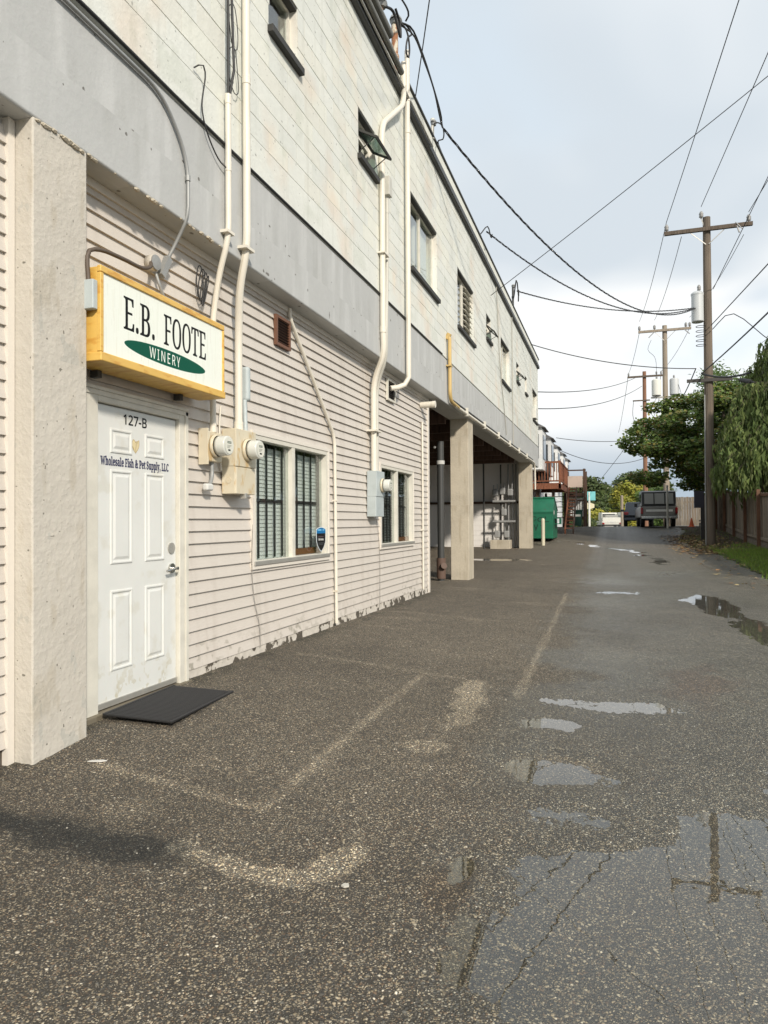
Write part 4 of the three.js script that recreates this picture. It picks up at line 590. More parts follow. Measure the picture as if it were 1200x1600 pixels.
// ---------------------------------------------------------------- roof-edge services
{
  const rp = (pts, r, mat, label) => solo('roof_pipe', pipe(pts, r, 0.1, 10, 8), mat, label, 'pipe', 'pipes along the roof edge');
  rp([F(-3, 7.99, FX + 0.13), F(10.0, 7.99, FX + 0.13)], 0.045, roofPipe, 'lowest grey pipe along the roof edge');
  rp([F(-3, 8.075, FX + 0.10), F(9.7, 8.075, FX + 0.10)], 0.03, roofPipe, 'middle thin grey pipe along the roof edge');
  rp([F(-3, 8.19, FX + 0.12), F(9.45, 8.19, FX + 0.12)], 0.06, roofPipe, 'topmost thick grey pipe ending short of the masts');
  rp([F(-3, 7.90, FX + 0.10), F(12.0, 7.90, FX + 0.10)], 0.016, alu, 'thin bright tube under the roof-edge pipes');
  const rust = M(1, 1, 1, { map: tex(256, 256, (u, v) => { const s = ss(0.42, 0.6, fbm(u * 6, v * 10, 5, 10)); return lin(lerp(0.58, 0.30, s), lerp(0.53, 0.13, s), lerp(0.42, 0.06, s)); }), roughness: 0.8 });
  const mast = (t, y0, y1, r, mat, label) => { const m = thing('service_mast', label, 'mast', [0, 0, 0], 'service masts on the roof edge'); put('mast_pipe', rod(F(t, y0, FX + 0.03), F(t, y1, FX + 0.03), r), mat, m); put('weatherhead', [new THREE.SphereGeometry(r * 1.9, 12, 8, 0, Math.PI * 2, 0, Math.PI / 2).scale(1, 0.9, 1.3).translate(FX + 0.05, y1 - 0.01, -t), new THREE.CylinderGeometry(r * 1.9, r * 1.4, 0.05, 12).translate(FX + 0.05, y1 - 0.035, -t)], greyConduit, m); put('collar', rod(F(t, y0 + 0.3, FX + 0.03), F(t, y0 + 0.36, FX + 0.03), r * 1.3), mat, m); return m; };
  mast(10.0, 7.9, 8.78, 0.05, rust, 'rusty service mast with drip loops above the roof edge');
  mast(9.3, 7.95, 8.55, 0.045, rust, 'second rusty mast just left of the drip-loop mast');
  mast(12.3, 8.2, 8.5, 0.03, frameWhite, 'short white mast behind the downspout on the roof edge');
  mast(22.9, 8.2, 8.9, 0.035, darkPipe, 'far dark mast with tangled wires on the roof edge');
  const cab = (pts, r, label) => solo('service_cable', cable(pts, r), blackRubber, label, 'cable', 'black service cables at the masts');
  cab([F(10.0, 8.76, FX + 0.1), F(10.1, 8.68, FX + 0.18), F(10.2, 8.45, FX + 0.2), F(10.2, 8.32, FX + 0.18), F(10.08, 8.36, FX + 0.18), F(10.1, 8.55, FX + 0.2), F(10.25, 8.72, FX + 0.22), F(10.1, 8.78, FX + 0.15), F(10.02, 8.74, FX + 0.06)], 0.014, 'black drip loop hanging beside the rusty mast');
  cab([F(10.02, 8.76, FX + 0.1), F(10.2, 8.78, FX + 0.22), F(10.6, 8.66, FX + 0.28), F(11.1, 8.45, FX + 0.32), F(11.65, 8.2, FX + 0.34), F(11.8, 8.12, FX + 0.32), V(-2.75, 8.15, -11.95)], 0.014, 'black cable dropping from the rusty mast to the splice');
  cab([F(10.05, 8.74, FX + 0.1), F(10.25, 8.7, FX + 0.24), F(10.65, 8.55, FX + 0.3), F(11.15, 8.36, FX + 0.34), F(11.5, 8.16, FX + 0.34), F(11.75, 8.08, FX + 0.33), V(-2.75, 8.15, -11.95)], 0.012, 'second black cable dropping from the rusty mast');
  cab([F(9.0, 8.4, FX + 0.1), F(9.1, 8.62, FX + 0.2), F(9.45, 8.72, FX + 0.26), F(9.95, 8.78, FX + 0.26), F(10.0, 8.74, FX + 0.2)], 0.014, 'black cable bent over the top of the second mast');
  cab([F(9.3, 8.5, FX + 0.1), F(9.5, 8.55, FX + 0.16), F(9.65, 8.35, FX + 0.2), F(9.72, 8.3, FX + 0.2), F(9.7, 8.5, FX + 0.2), F(9.55, 8.62, FX + 0.18)], 0.02, 'thick black drip loop between the two rusty masts');
  cab([F(12.3, 8.48, FX + 0.05), F(12.1, 8.35, FX + 0.2), V(-2.75, 8.15, -11.95), F(12.2, 8.12, FX + 0.25), F(12.5, 8.25, FX + 0.08), F(13.0, 8.27, FX + 0.04), F(13.6, 8.265, FX + 0.0)], 0.012, 'black cable loop at the short white mast');
  cab([F(22.6, 8.45, FX + 0.1), F(22.5, 8.95, FX + 0.2), F(22.8, 8.5, FX + 0.22), F(23.0, 8.8, FX + 0.2), F(23.3, 8.5, FX + 0.15)], 0.02, 'tangled wires at the far dark mast');
  cab([F(17, 8.3, FX + 0.05), F(17.1, 8.5, FX + 0.2), F(17.3, 8.3, FX + 0.25), F(17.5, 8.45, FX + 0.25)], 0.014, 'small wire loop on the parapet above the louvred window');
}
// black drain in the garage mouth and gas meters at its far wall
{
  const d = thing('drain_pipe', 'black standing drain pipe with cleanout beside the second column', 'pipe'); const y = groundBase(-3.6, 15.2);
  put('pipe', [rod(F(15.2, y - 0.1, -3.62), F(15.2, 3.1, -3.62), 0.075, 0.075, 14)], darkPipe, d); put('cleanout', [rod(F(15.2, y + 0.05, -3.62), F(15.2, y + 0.5, -3.62), 0.10, 0.10, 14), rod(F(15.2, y + 0.28, -3.62), F(15.05, y + 0.34, -3.52), 0.07, 0.07, 12)], M(0.12, 0.075, 0.055, { roughness: 0.7, map: fine }), d); put('collar', [rod(F(15.2, 2.6, -3.62), F(15.2, 2.68, -3.62), 0.09), new THREE.SphereGeometry(0.04, 10, 8).translate(-3.62, 3.06, -15.2), new THREE.SphereGeometry(0.03, 10, 8).translate(-3.75, 2.98, -15.2)], M(0.5, 0.5, 0.47), d);
  const y0 = groundBase(-4, 28); const gm = thing('gas_meter_rack', 'bank of grey gas meters and pipes at the garage end wall', 'gas meters'); const pm = M(0.30, 0.305, 0.30, { roughness: 0.5, map: fine });
  put('plinth', frb(27.6, 28.2, y0 - 0.1, y0 + 0.33, -4.62, -3.85, 0.02), rawConcrete, gm);
  for (const y of [1.05, 1.85]) put('manifold', rod(V(-4.6, y0 + y, -28.2), V(-3.7, y0 + y, -28.2), 0.05, 0.05, 10), pm, gm);
  for (const [x, y] of [[-4.42, 0.55], [-4.05, 0.55], [-4.15, 1.42], [-4.48, 2.2], [-4.2, 2.25], [-3.9, 2.2]]) { const m = new THREE.Group(); m.name = 'gas_meter'; gm.add(m); put('meter_body', rbx(x - 0.11, x + 0.11, y0 + y - 0.14, y0 + y + 0.14, -28.28, -28.06, 0.05, 3), pm, m); put('riser', [rod(V(x - 0.07, y0 + y + 0.13, -28.17), V(x - 0.07, y0 + y + 0.3, -28.17), 0.02), rod(V(x + 0.07, y0 + y + 0.13, -28.17), V(x + 0.07, y0 + y + 0.34, -28.17), 0.02)], pm, m); }
  for (const x of [-4.3, -4.0, -3.82, -3.7]) put('standpipe', rod(V(x, y0, -28.36), V(x, 3.6, -28.36), 0.03, 0.03, 8), x < -4.2 ? darkPipe : pm, gm);
  solo('standpipe', rod(V(-4.85, y0 - 0.1, -27.6), V(-4.85, 3.6, -27.6), 0.035, 0.035, 8), darkPipe, 'thin dark standpipe in front of the sunlit garage wall', 'pipe');
}
// ---------------------------------------------------------------- beside the far end of the building
const gy = (x, t) => groundBase(x, t);
{ // dumpster
  const X0 = -4.15, X1 = -2.52, T0 = 31.15, T1 = 33.6, y = gy(-3.3, 32);
  const gt = tex(512, 512, (u, v) => { const k = 0.9 + 0.35 * (fbm(u * 6, v * 6, 5, 6) - 0.5), s = fbm(u * 9 + 3, v * 20, 5, 20) > 0.77; return s ? lin(0.07, 0.075, 0.05) : lin(0.012 * k, 0.145 * k, 0.078 * k); }, true, [1 / 1.6, 1 / 1.6]);
  const green = M(1, 1, 1, { map: gt, roughness: 0.45 }), d = thing('dumpster', 'green steel dumpster with sloped lid behind the last column', 'dumpster');
  const side = shapeOf([[-T0, 0.12], [-T0, 1.25], [-T0 - 0.75, 1.86], [-T1, 1.3], [-T1, 0.12]].map(([z, h]) => [-z, h]));
  put('bin_body', uvm(new THREE.ExtrudeGeometry(side, { depth: X1 - X0, bevelEnabled: true, bevelSize: 0.012, bevelThickness: 0.012, bevelSegments: 1 }).rotateY(Math.PI / 2).translate(X0, y, 0)), green, d);
  put('lid', [bar(V((X0 + X1) / 2, y + 1.90, -T0 - 0.75), V((X0 + X1) / 2, y + 1.33, -T1 - 0.06), X1 - X0 + 0.08, 0.04)], M(0.012, 0.085, 0.055, { roughness: 0.5 }), d); put('ridge', rbx(X0 - 0.03, X1 + 0.03, y + 1.85, y + 1.91, -T0 - 0.8, -T0 - 0.68, 0.015), green, d);
  for (const h of [0.72]) put('fork_pocket', [bx(X1 + 0.012, X1 + 0.24, y + h, y + h + 0.03, -T1 + 0.5, -T0 - 0.9), bx(X1 + 0.012, X1 + 0.24, y + h + 0.25, y + h + 0.28, -T1 + 0.5, -T0 - 0.9), bx(X1 + 0.21, X1 + 0.24, y + h + 0.03, y + h + 0.25, -T1 + 0.5, -T0 - 0.9)], green, d);
  put('collar_rail', bx(X0 - 0.02, X1 + 0.03, y + 1.22, y + 1.27, -T0 - 0.02, -T0 + 0.04), green, d);
  put('skirt', bx(X0, X1, y + 0.13, y + 0.2, -T0 + 0.012, -T0 + 0.04), green, d);
  for (const [x, t] of [[X0 + 0.15, T0 + 0.2], [X1 - 0.2, T0 + 0.2], [X0 + 0.15, T1 - 0.2], [X1 - 0.2, T1 - 0.2]]) put('caster', new THREE.CylinderGeometry(0.075, 0.075, 0.06, 14).rotateZ(Math.PI / 2).translate(x, y + 0.07, -t), blackRubber, d);
  const gr = canvasTex(512, 512, x => { x.strokeStyle = '#0b2a22'; x.lineWidth = 17; x.lineCap = 'round'; const r = rng(8); const loop = (cx, cy, w, h) => { x.beginPath(); x.ellipse(cx, cy, w, h, 0.3, 0, 5.4); x.stroke(); }; loop(90, 120, 44, 56); loop(210, 110, 40, 60); loop(330, 130, 46, 52); x.beginPath(); x.moveTo(420, 60); x.lineTo(400, 190); x.lineTo(480, 180); x.stroke(); loop(120, 330, 50, 62); x.beginPath(); x.moveTo(220, 270); x.lineTo(250, 400); x.moveTo(280, 260); x.lineTo(240, 410); x.moveTo(330, 280); x.quadraticCurveTo(420, 300, 350, 400); x.stroke(); });
  put('graffiti', new THREE.PlaneGeometry(1.2, 0.85).translate(-3.2, y + 0.72, -T0 + 0.016), new THREE.MeshStandardMaterial({ map: gr, transparent: true, roughness: 0.6 }), d).userData.label = 'dark scrawled graffiti loops';
  put('placard', bx(X1 + 0.012, X1 + 0.02, y + 1.15, y + 1.32, -T0 - 0.75, -T0 - 0.5), whitePaint, d);
}
solo('bollard', [lathe([[0, -0.2], [0.075, -0.2], [0.075, 1.02], [0.062, 1.08], [0.03, 1.11], [0, 1.115]], 18).translate(-2.78, gy(-2.78, 29.6), -29.6)], M(0.66, 0.62, 0.47, { roughness: 0.6, map: fine }), 'cream round-topped bollard standing in front of the dumpster', 'bollard');
// second building: white lap siding with projecting bays
{
  const b = thing('neighbour_building', 'white lap-sided building with stepped bays behind the wooden deck', 'building'); const W0 = M(0.72, 0.73, 0.72, { roughness: 0.6 }), y0 = 0.3;
  put('wall', bx(-12, -3.82, y0, 5.9, -56, -31.4), W0, b);
  for (let k = 0; k < 27; k++) put('siding_lap', uvm(new THREE.BoxGeometry(0.02, 0.19, 24.5).rotateZ(0.07).translate(-3.81, 0.9 + k * 0.18, -43.7)), W0, b);
  for (let k = 0; k < 27; k++) put('siding_lap', uvm(new THREE.BoxGeometry(2.2, 0.19, 0.02).rotateX(-0.07).translate(-4.95, 0.9 + k * 0.18, -31.39)), W0, b);
  for (let k = 0; k < 5; k++) { const t = 33 + k * 4.6; const by = new THREE.Group(); by.name = 'bay'; b.add(by); put('bay_wall', bx(-3.82, -3.1, 3.7, 5.6, -t - 1.8, -t), W0, by); put('bay_roof', uvm(new THREE.ExtrudeGeometry(shapeOf([[-3.9, 5.6], [-2.95, 5.6], [-3.9, 6.15]]), { depth: 2.1, bevelEnabled: false }).translate(0, 0, -t - 1.95)), M(0.16, 0.16, 0.16), by); put('bay_window', bx(-3.6, -3.25, 4.2, 5.3, -t + 0.001, -t + 0.03), M(0.05, 0.06, 0.07, { roughness: 0.1 }), by); put('bay_window', bx(-3.101, -3.07, 4.2, 5.3, -t - 1.5, -t - 0.3), M(0.05, 0.06, 0.07, { roughness: 0.1 }), by); }
  put('roof', bx(-12, -3.5, 5.9, 6.1, -56.3, -31.1), M(0.16, 0.16, 0.16), b); put('downspout', rod(V(-3.72, 0.8, -32.6), V(-3.72, 5.9, -32.6), 0.045), M(0.08, 0.08, 0.085), b); put('chimney', bx(-5, -4.4, 6.1, 7.0, -47, -46.4), W0, b);
  put('wall_light', [frb(31.5, 31.7, 3.3, 3.6, -3.8, -3.55, 0.03)], darkPipe, b);
}
// wooden deck with stair
{
  const X0 = -3.78, X1 = -2.42, T0 = 34.2, T1 = 39.4, F0 = 3.12, d = thing('wooden_deck', 'reddish brown raised timber deck with railing above the dumpster', 'deck');
  for (let k = 0; k < 10; k++) put('deck_board', bx(X0 + k * 0.136, X0 + k * 0.136 + 0.13, F0 - 0.04, F0, -T1, -T0), deckWood, d);
  put('fascia', [bx(X0, X1, F0 - 0.28, F0 - 0.041, -T0, -T0 + 0.05), bx(X1, X1 + 0.05, F0 - 0.28, F0 - 0.041, -T1, -T0 + 0.05), bx(X0, X1, F0 - 0.25, F0 - 0.041, -T1 + 0.05, -T1)], deckWood, d);
  const rail = (a, b) => { put('rail', bar(a.clone().setY(F0 + 0.98), b.clone().setY(F0 + 0.98), 0.09, 0.05), deckWood, d); put('rail', bar(a.clone().setY(F0 + 0.1), b.clone().setY(F0 + 0.1), 0.05, 0.05), deckWood, d); const n = Math.round(a.distanceTo(b) / 0.13); for (let k = 1; k < n; k++) { const p = a.clone().lerp(b, k / n); put('baluster', bx(p.x - 0.02, p.x + 0.02, F0 + 0.1, F0 + 0.96, p.z - 0.02, p.z + 0.02), deckWood, d); } };
  rail(V(X0, 0, -T0 + 0.02), V(X1, 0, -T0 + 0.02)); rail(V(X1 + 0.02, 0, -T0 + 0.02), V(X1 + 0.02, 0, -T1));
  for (const [x, t] of [[X0 + 0.05, T0], [X1, T0], [X1, T1], [X1, (T0 + T1) / 2]]) put('post', bx(x - 0.05, x + 0.05, F0 - 0.3, F0 + 1.05, -t - 0.05, -t + 0.05), deckWood, d);
  for (const [x, t] of [[-3.5, T0 + 0.4], [-2.75, T0 + 0.4], [-2.5, T1 - 0.3], [-3.5, T1 - 0.3]]) put('leg', bx(x - 0.06, x + 0.06, gy(x, t) - 0.1, F0 - 0.3, -t - 0.06, -t + 0.06), deckDark, d);
  put('stringer', bar(V(-2.28, F0 - 0.1, -39.2), V(-2.28, gy(-2.3, 35.6) + 0.1, -35.4), 0.06, 0.28), deckWood, d); put('stringer', bar(V(-1.9, F0 - 0.1, -39.2), V(-1.9, gy(-2.3, 35.6) + 0.1, -35.4), 0.06, 0.28), deckDark, d);
  for (let k = 0; k < 12; k++) { const f = (k + 0.5) / 12, y = lerp(F0 - 0.05, gy(-2.1, 35.6) + 0.15, f), t = lerp(39.1, 35.5, f); put('tread', bx(-2.27, -1.91, y, y + 0.04, -t - 0.14, -t + 0.14), deckWood, d); }
  for (let k = 0; k < 5; k++) put('lattice_slat', bx(X0 + 0.1, X1 - 0.05, 1.5 + k * 0.28, 1.54 + k * 0.28, -T1 + 0.1, -T1 + 0.13), deckDark, d);
  const g = thing('barbecue', 'dark covered barbecue standing on the wooden deck', 'barbecue', [-3.3, F0, -35.2]); put('cover', lathe([[0.30, 0], [0.36, 0.5], [0.38, 0.95], [0.34, 1.1], [0.18, 1.2], [0, 1.22]], 16), M(0.05, 0.035, 0.03, { roughness: 0.8 }), g); put('hem', lathe([[0.30, 0], [0.325, 0.02], [0.31, 0.06]], 16), blackIron, g);
}
// stair tower further on
{
  const d = thing('stair_tower', 'dark timber stair tower with a red board at its top landing', 'stairs'), X0 = -2.9, X1 = -1.75, T0 = 45.5, T1 = 48.2, g0 = gy(-2.3, 46);
  for (const [x, t] of [[X0, T0], [X1, T0], [X0, T1], [X1, T1]]) put('post', bx(x - 0.07, x + 0.07, g0 - 0.2, 4.55, -t - 0.07, -t + 0.07), deckDark, d);
  for (const y of [3.05, 1.6]) { put('landing', bx(X0, X1, y - 0.2, y, -T1, -T0), deckDark, d); put('rail', bx(X0, X1, y + 0.95, y + 1.02, -T0 - 0.03, -T0 + 0.03), deckDark, d); for (let k = 1; k < 8; k++) put('baluster', bx(lerp(X0, X1, k / 8) - 0.02, lerp(X0, X1, k / 8) + 0.02, y, y + 0.95, -T0 - 0.02, -T0 + 0.02), deckDark, d); }
  put('rail', bx(X0 - 0.1, X1 + 0.1, 4.42, 4.5, -T0 - 0.06, -T0 + 0.06), deckDark, d);
  const rb = canvasTex(256, 128, x => { x.fillStyle = '#b9a79a'; x.fillRect(0, 0, 256, 128); x.fillStyle = '#a23530'; x.fillRect(16, 14, 224, 100); x.fillStyle = '#d98a84'; for (let i = 0; i < 6; i++) x.fillRect(24 + i * 36, 30 + (i % 2) * 12, 12, 60); });
  put('red_board', bx(X0 + 0.12, X1 - 0.1, 3.4, 4.1, -T0 + 0.04, -T0 + 0.07), new THREE.MeshStandardMaterial({ map: rb, roughness: 0.6 }), d);
  for (let k = 0; k < 14; k++) { const f = k / 13; put('tread', bx(X0 + 0.1, X0 + 0.55, lerp(g0 + 0.2, 3.0, f), lerp(g0 + 0.2, 3.0, f) + 0.04, -lerp(T0 - 3.2, T0, f) - 0.14, -lerp(T0 - 3.2, T0, f) + 0.14), deckDark, d); }
  put('stringer', bar(V(X0 + 0.1, g0 + 0.1, -(T0 - 3.3)), V(X0 + 0.1, 2.95, -T0), 0.05, 0.25), deckDark, d);
  put('siding_panel', bx(X0 + 0.1, X1 - 0.1, g0 + 0.5, 2.8, -T1 - 0.2, -T1 - 0.15), M(0.7, 0.71, 0.7), d);
  const c = thing('wheelie_bin', 'dark green wheeled bin under the stair tower', 'bin', [-2.1, gy(-2.1, 44.6), -44.6]); put('bin_body', uvm(new THREE.CylinderGeometry(0.34, 0.26, 0.9, 4).rotateY(Math.PI / 4).translate(0, 0.5, 0)), M(0.015, 0.06, 0.045, { roughness: 0.5 }), c); put('lid', rbx(-0.29, 0.29, 0.95, 1.03, -0.3, 0.3, 0.03), M(0.012, 0.05, 0.04, { roughness: 0.5 }), c); put('label_patch', bx(-0.16, 0.16, 0.62, 0.75, 0.235, 0.25), whitePaint, c); for (const s of [-1, 1]) put('wheel', new THREE.CylinderGeometry(0.1, 0.1, 0.05, 14).rotateZ(Math.PI / 2).translate(s * 0.25, 0.1, -0.25), blackRubber, c);
}
// ---------------------------------------------------------------- roadside sign, posts, far house
{
  const s = thing('roadside_sign', 'turquoise and cream double sign on a white post beyond the crest', 'sign', [-2.0, gy(-1.4, 62) - 0.2, -62]);
  put('post', rod(V(0, 0, 0), V(0, 3.2, 0), 0.09), whitePaint, s); put('upper_board', rbx(-0.5, 0.5, 2.5, 3.25, -0.06, 0.06, 0.03), M(0.20, 0.55, 0.56, { roughness: 0.4 }), s); put('lower_board', uvm(new THREE.CylinderGeometry(0.5, 0.5, 0.1, 6).rotateX(Math.PI / 2).scale(0.95, 0.6, 1).translate(0, 2.05, 0)), M(0.72, 0.66, 0.45, { roughness: 0.5 }), s);
  const p = thing('street_post', 'pale bare wooden post beyond the white pickup', 'post', [0.6, 0.3, -62]); put('post_shaft', rod(V(0, 0, 0), V(0, 3.0, 0), 0.13, 0.11), palePole, p); put('post_cap', new THREE.SphereGeometry(0.12, 10, 6).translate(0, 3.0, 0), palePole, p);
  const h = thing('far_house', 'pale house showing between the far trees', 'house', [-1.6, -2, -130]); put('wall', bx(-7, 7, 0, 6.2, -5, 5), M(0.7, 0.66, 0.6), h); const rf = uvm(new THREE.ExtrudeGeometry(shapeOf([[-7.6, 6.2], [7.6, 6.2], [0, 9.6]]), { depth: 10.8, bevelEnabled: false }).translate(0, 0, -5.4)); put('roof', rf, M(0.5, 0.46, 0.42), h); for (const x of [-4, 0, 4]) put('window', bx(x - 0.7, x + 0.7, 3.4, 4.9, 5, 5.05), M(0.06, 0.07, 0.08, { roughness: 0.1 }), h);
  const q = thing('conduit_post', 'slim pale metal post standing in front of the second pole', 'post', [2.62, gy(2.6, 41) - 0.1, -39.6]); put('post_shaft', rod(V(0, 0, 0), V(0, 2.25, 0), 0.055), M(0.5, 0.49, 0.44, { roughness: 0.5 }), q); put('post_cap', rod(V(0, 2.25, 0), V(0, 2.3, 0), 0.065), M(0.45, 0.44, 0.4), q);
  const c = thing('traffic_cone', 'orange traffic cone by the far board fence', 'cone', [3.9, gy(3.9, 41), -41]); put('cone_body', lathe([[0.15, 0.03], [0.125, 0.06], [0.03, 0.48], [0.02, 0.5], [0, 0.5]], 18), M(0.75, 0.14, 0.05, { roughness: 0.5 }), c); put('cone_base', rbx(-0.2, 0.2, 0, 0.035, -0.2, 0.2, 0.01), M(0.6, 0.11, 0.04, { roughness: 0.6 }), c);
  const db = thing('notice_post', 'dark post with a small dark board beside the near pole', 'post', [3.42, gy(3.4, 31) - 0.1, -31.6]); put('post_shaft', bx(-0.07, 0.07, 0, 2.0, -0.05, 0.05), blackIron, db); put('board', bx(-0.32, 0.05, 1.45, 2.15, 0.05, 0.1), M(0.03, 0.03, 0.045), db);
}
// ---------------------------------------------------------------- vehicles
const tyreM = blackRubber, rimM = M(0.45, 0.45, 0.44, { roughness: 0.35, metalness: 0.6 }), carGlass = M(0.03, 0.035, 0.04, { roughness: 0.06 }), redLamp = M(0.30, 0.02, 0.02, { roughness: 0.2 });
function wheels(v, spots, r) { for (const [x, z] of spots) { const w = new THREE.Group(); w.name = 'wheel'; v.add(w); put('tyre', lathe([[r * 0.6, -0.1], [r * 0.95, -0.11], [r, -0.07], [r, 0.07], [r * 0.95, 0.11], [r * 0.6, 0.1]], 22).rotateZ(Math.PI / 2).translate(x, r, z), tyreM, w); put('rim', new THREE.CylinderGeometry(r * 0.62, r * 0.62, 0.16, 18).rotateZ(Math.PI / 2).translate(x, r, z), rimM, w); } }
// cars point to -z; side profile given in (z, y), extruded across x
function hull(pts, w, bev = 0.05) { return uvm(new THREE.ExtrudeGeometry(shapeOf(pts), { depth: w - 2 * bev, bevelEnabled: true, bevelSize: bev, bevelThickness: bev, bevelSegments: 2, bevelOffset: -bev }).rotateY(-Math.PI / 2).translate(w / 2 - bev, 0, 0)); }
{
  const v = thing('pickup_truck', 'grey pickup with a canopy parked at the crest, seen from behind', 'truck', [2.2, gy(2.2, 43), -43.2], 'vehicles at the crest of the alley', 0.03), body = M(0.22, 0.215, 0.20, { roughness: 0.3, metalness: 0.3 });
  put('body', hull([[2.45, 0.52], [2.5, 1.12], [-0.5, 1.12], [-2.45, 1.02], [-2.6, 0.85], [-2.6, 0.5]], 1.86), body, v);
  put('canopy', hull([[2.42, 1.13], [2.22, 1.9], [2.0, 1.97], [0.55, 1.97], [0.5, 1.13]], 1.74, 0.04), M(0.035, 0.035, 0.037, { roughness: 0.3 }), v);
  put('cab', hull([[0.46, 1.13], [0.4, 1.78], [-0.55, 1.78], [-1.15, 1.13]], 1.66, 0.06), body, v);
  put('rear_window', bar(V(0, 1.25, 2.42), V(0, 1.82, 2.275), 1.46, 0.02), M(0.30, 0.30, 0.285, { roughness: 0.12 }), v); for (const x of [-0.24, 0.30]) put('window_bar', bar(V(x, 1.25, 2.435), V(x, 1.82, 2.29), 0.05, 0.02), blackIron, v);
  put('tailgate', rbx(-0.80, 0.80, 0.62, 1.1, 2.46, 2.53, 0.02), body, v); put('tailgate_stripe', rbx(-0.66, 0.68, 0.83, 0.95, 2.53, 2.545, 0.006), M(0.75, 0.75, 0.72), v); put('bumper', rbx(-0.9, 0.9, 0.45, 0.6, 2.5, 2.66, 0.03), chrome, v); put('licence_plate', bx(0.28, 0.58, 0.48, 0.6, 2.661, 2.67), M(0.6, 0.6, 0.58), v);
  for (const s of [-1, 1]) { put('tail_light', rbx(s * 0.87 - 0.06, s * 0.87 + 0.06, 0.72, 1.05, 2.44, 2.55, 0.02), redLamp, v); put('mirror', rbx(s * 1.0 - 0.08, s * 1.0 + 0.08, 1.15, 1.35, -0.75, -0.65, 0.03), blackIron, v); put('side_window', bx(s * 0.83, s * 0.845, 1.25, 1.7, -0.55, 0.3), carGlass, v); put('canopy_window', bx(s * 0.87, s * 0.88, 1.3, 1.8, 0.75, 2.0), carGlass, v); }
  wheels(v, [[-0.78, 1.55], [0.78, 1.55], [-0.78, -1.65], [0.78, -1.65]], 0.37);
  const c = thing('parked_car', 'dark grey car parked left of the pickup with the canopy', 'car', [1.45, gy(1.5, 48), -48.4], 'vehicles at the crest of the alley', -0.02), bm = M(0.055, 0.06, 0.07, { roughness: 0.2, metalness: 0.4 });
  put('body', hull([[2.0, 0.35], [2.15, 0.7], [2.05, 1.0], [-0.9, 0.95], [-2.1, 0.8], [-2.2, 0.4]], 1.78, 0.07), bm, c); put('cabin', hull([[1.95, 0.98], [1.3, 1.48], [-0.3, 1.5], [-1.1, 0.95]], 1.55, 0.09), carGlass, c); put('roof', hull([[1.35, 1.45], [1.2, 1.53], [-0.25, 1.54], [-0.35, 1.46]], 1.4, 0.03), bm, c);
  for (const s of [-1, 1]) { put('tail_light', rbx(s * 0.72 - 0.14, s * 0.72 + 0.14, 0.72, 0.9, 2.06, 2.16, 0.03), redLamp, c); put('mirror', rbx(s * 0.98 - 0.09, s * 0.98 + 0.09, 0.95, 1.1, -0.85, -0.72, 0.03), bm, c); } put('licence_plate', bx(-0.2, 0.2, 0.6, 0.7, 2.14, 2.16), M(0.6, 0.6, 0.58), c); put('bumper', rbx(-0.86, 0.86, 0.36, 0.55, 2.05, 2.2, 0.05), bm, c);
  wheels(c, [[-0.76, 1.3], [0.76, 1.3], [-0.76, -1.4], [0.76, -1.4]], 0.32);
  const w = thing('flatbed_truck', 'white work pickup with side racks driving down beyond the crest', 'truck', [-0.55, gy(-0.5, 75), -75], 'vehicles at the crest of the alley', 0.12);
  put('body', hull([[2.6, 0.5], [2.6, 0.95], [-2.5, 0.95], [-2.6, 0.5]], 1.9), whitePaint, w); put('cab', hull([[-0.3, 0.95], [-0.4, 1.75], [-1.3, 1.75], [-1.9, 0.95]], 1.7, 0.07), whitePaint, w); put('rear_window', rbx(-0.65, 0.65, 1.15, 1.62, -0.36, -0.3, 0.02), carGlass, w);
  for (const s of [-1, 1]) { put('rack_panel', bx(s * 0.9 - 0.03, s * 0.9 + 0.03, 0.96, 1.75, -0.2, 2.5), whitePaint, w); put('tail_light', rbx(s * 0.8 - 0.1, s * 0.8 + 0.1, 0.6, 0.75, 2.58, 2.66, 0.02), redLamp, w); } put('tailgate', rbx(-0.85, 0.85, 0.72, 1.25, 2.58, 2.64, 0.02), whitePaint, w); put('bumper', rbx(-0.92, 0.92, 0.42, 0.58, 2.6, 2.75, 0.03), blackIron, w); put('cargo', rbx(-0.6, 0.6, 0.98, 1.5, 0.3, 2.2, 0.08), M(0.3, 0.3, 0.28), w); put('licence_plate', bx(-0.18, 0.18, 0.75, 0.86, 2.641, 2.65), M(0.6, 0.6, 0.58), w);
  wheels(w, [[-0.8, 1.6], [0.8, 1.6], [-0.8, -1.6], [0.8, -1.6]], 0.38);
}
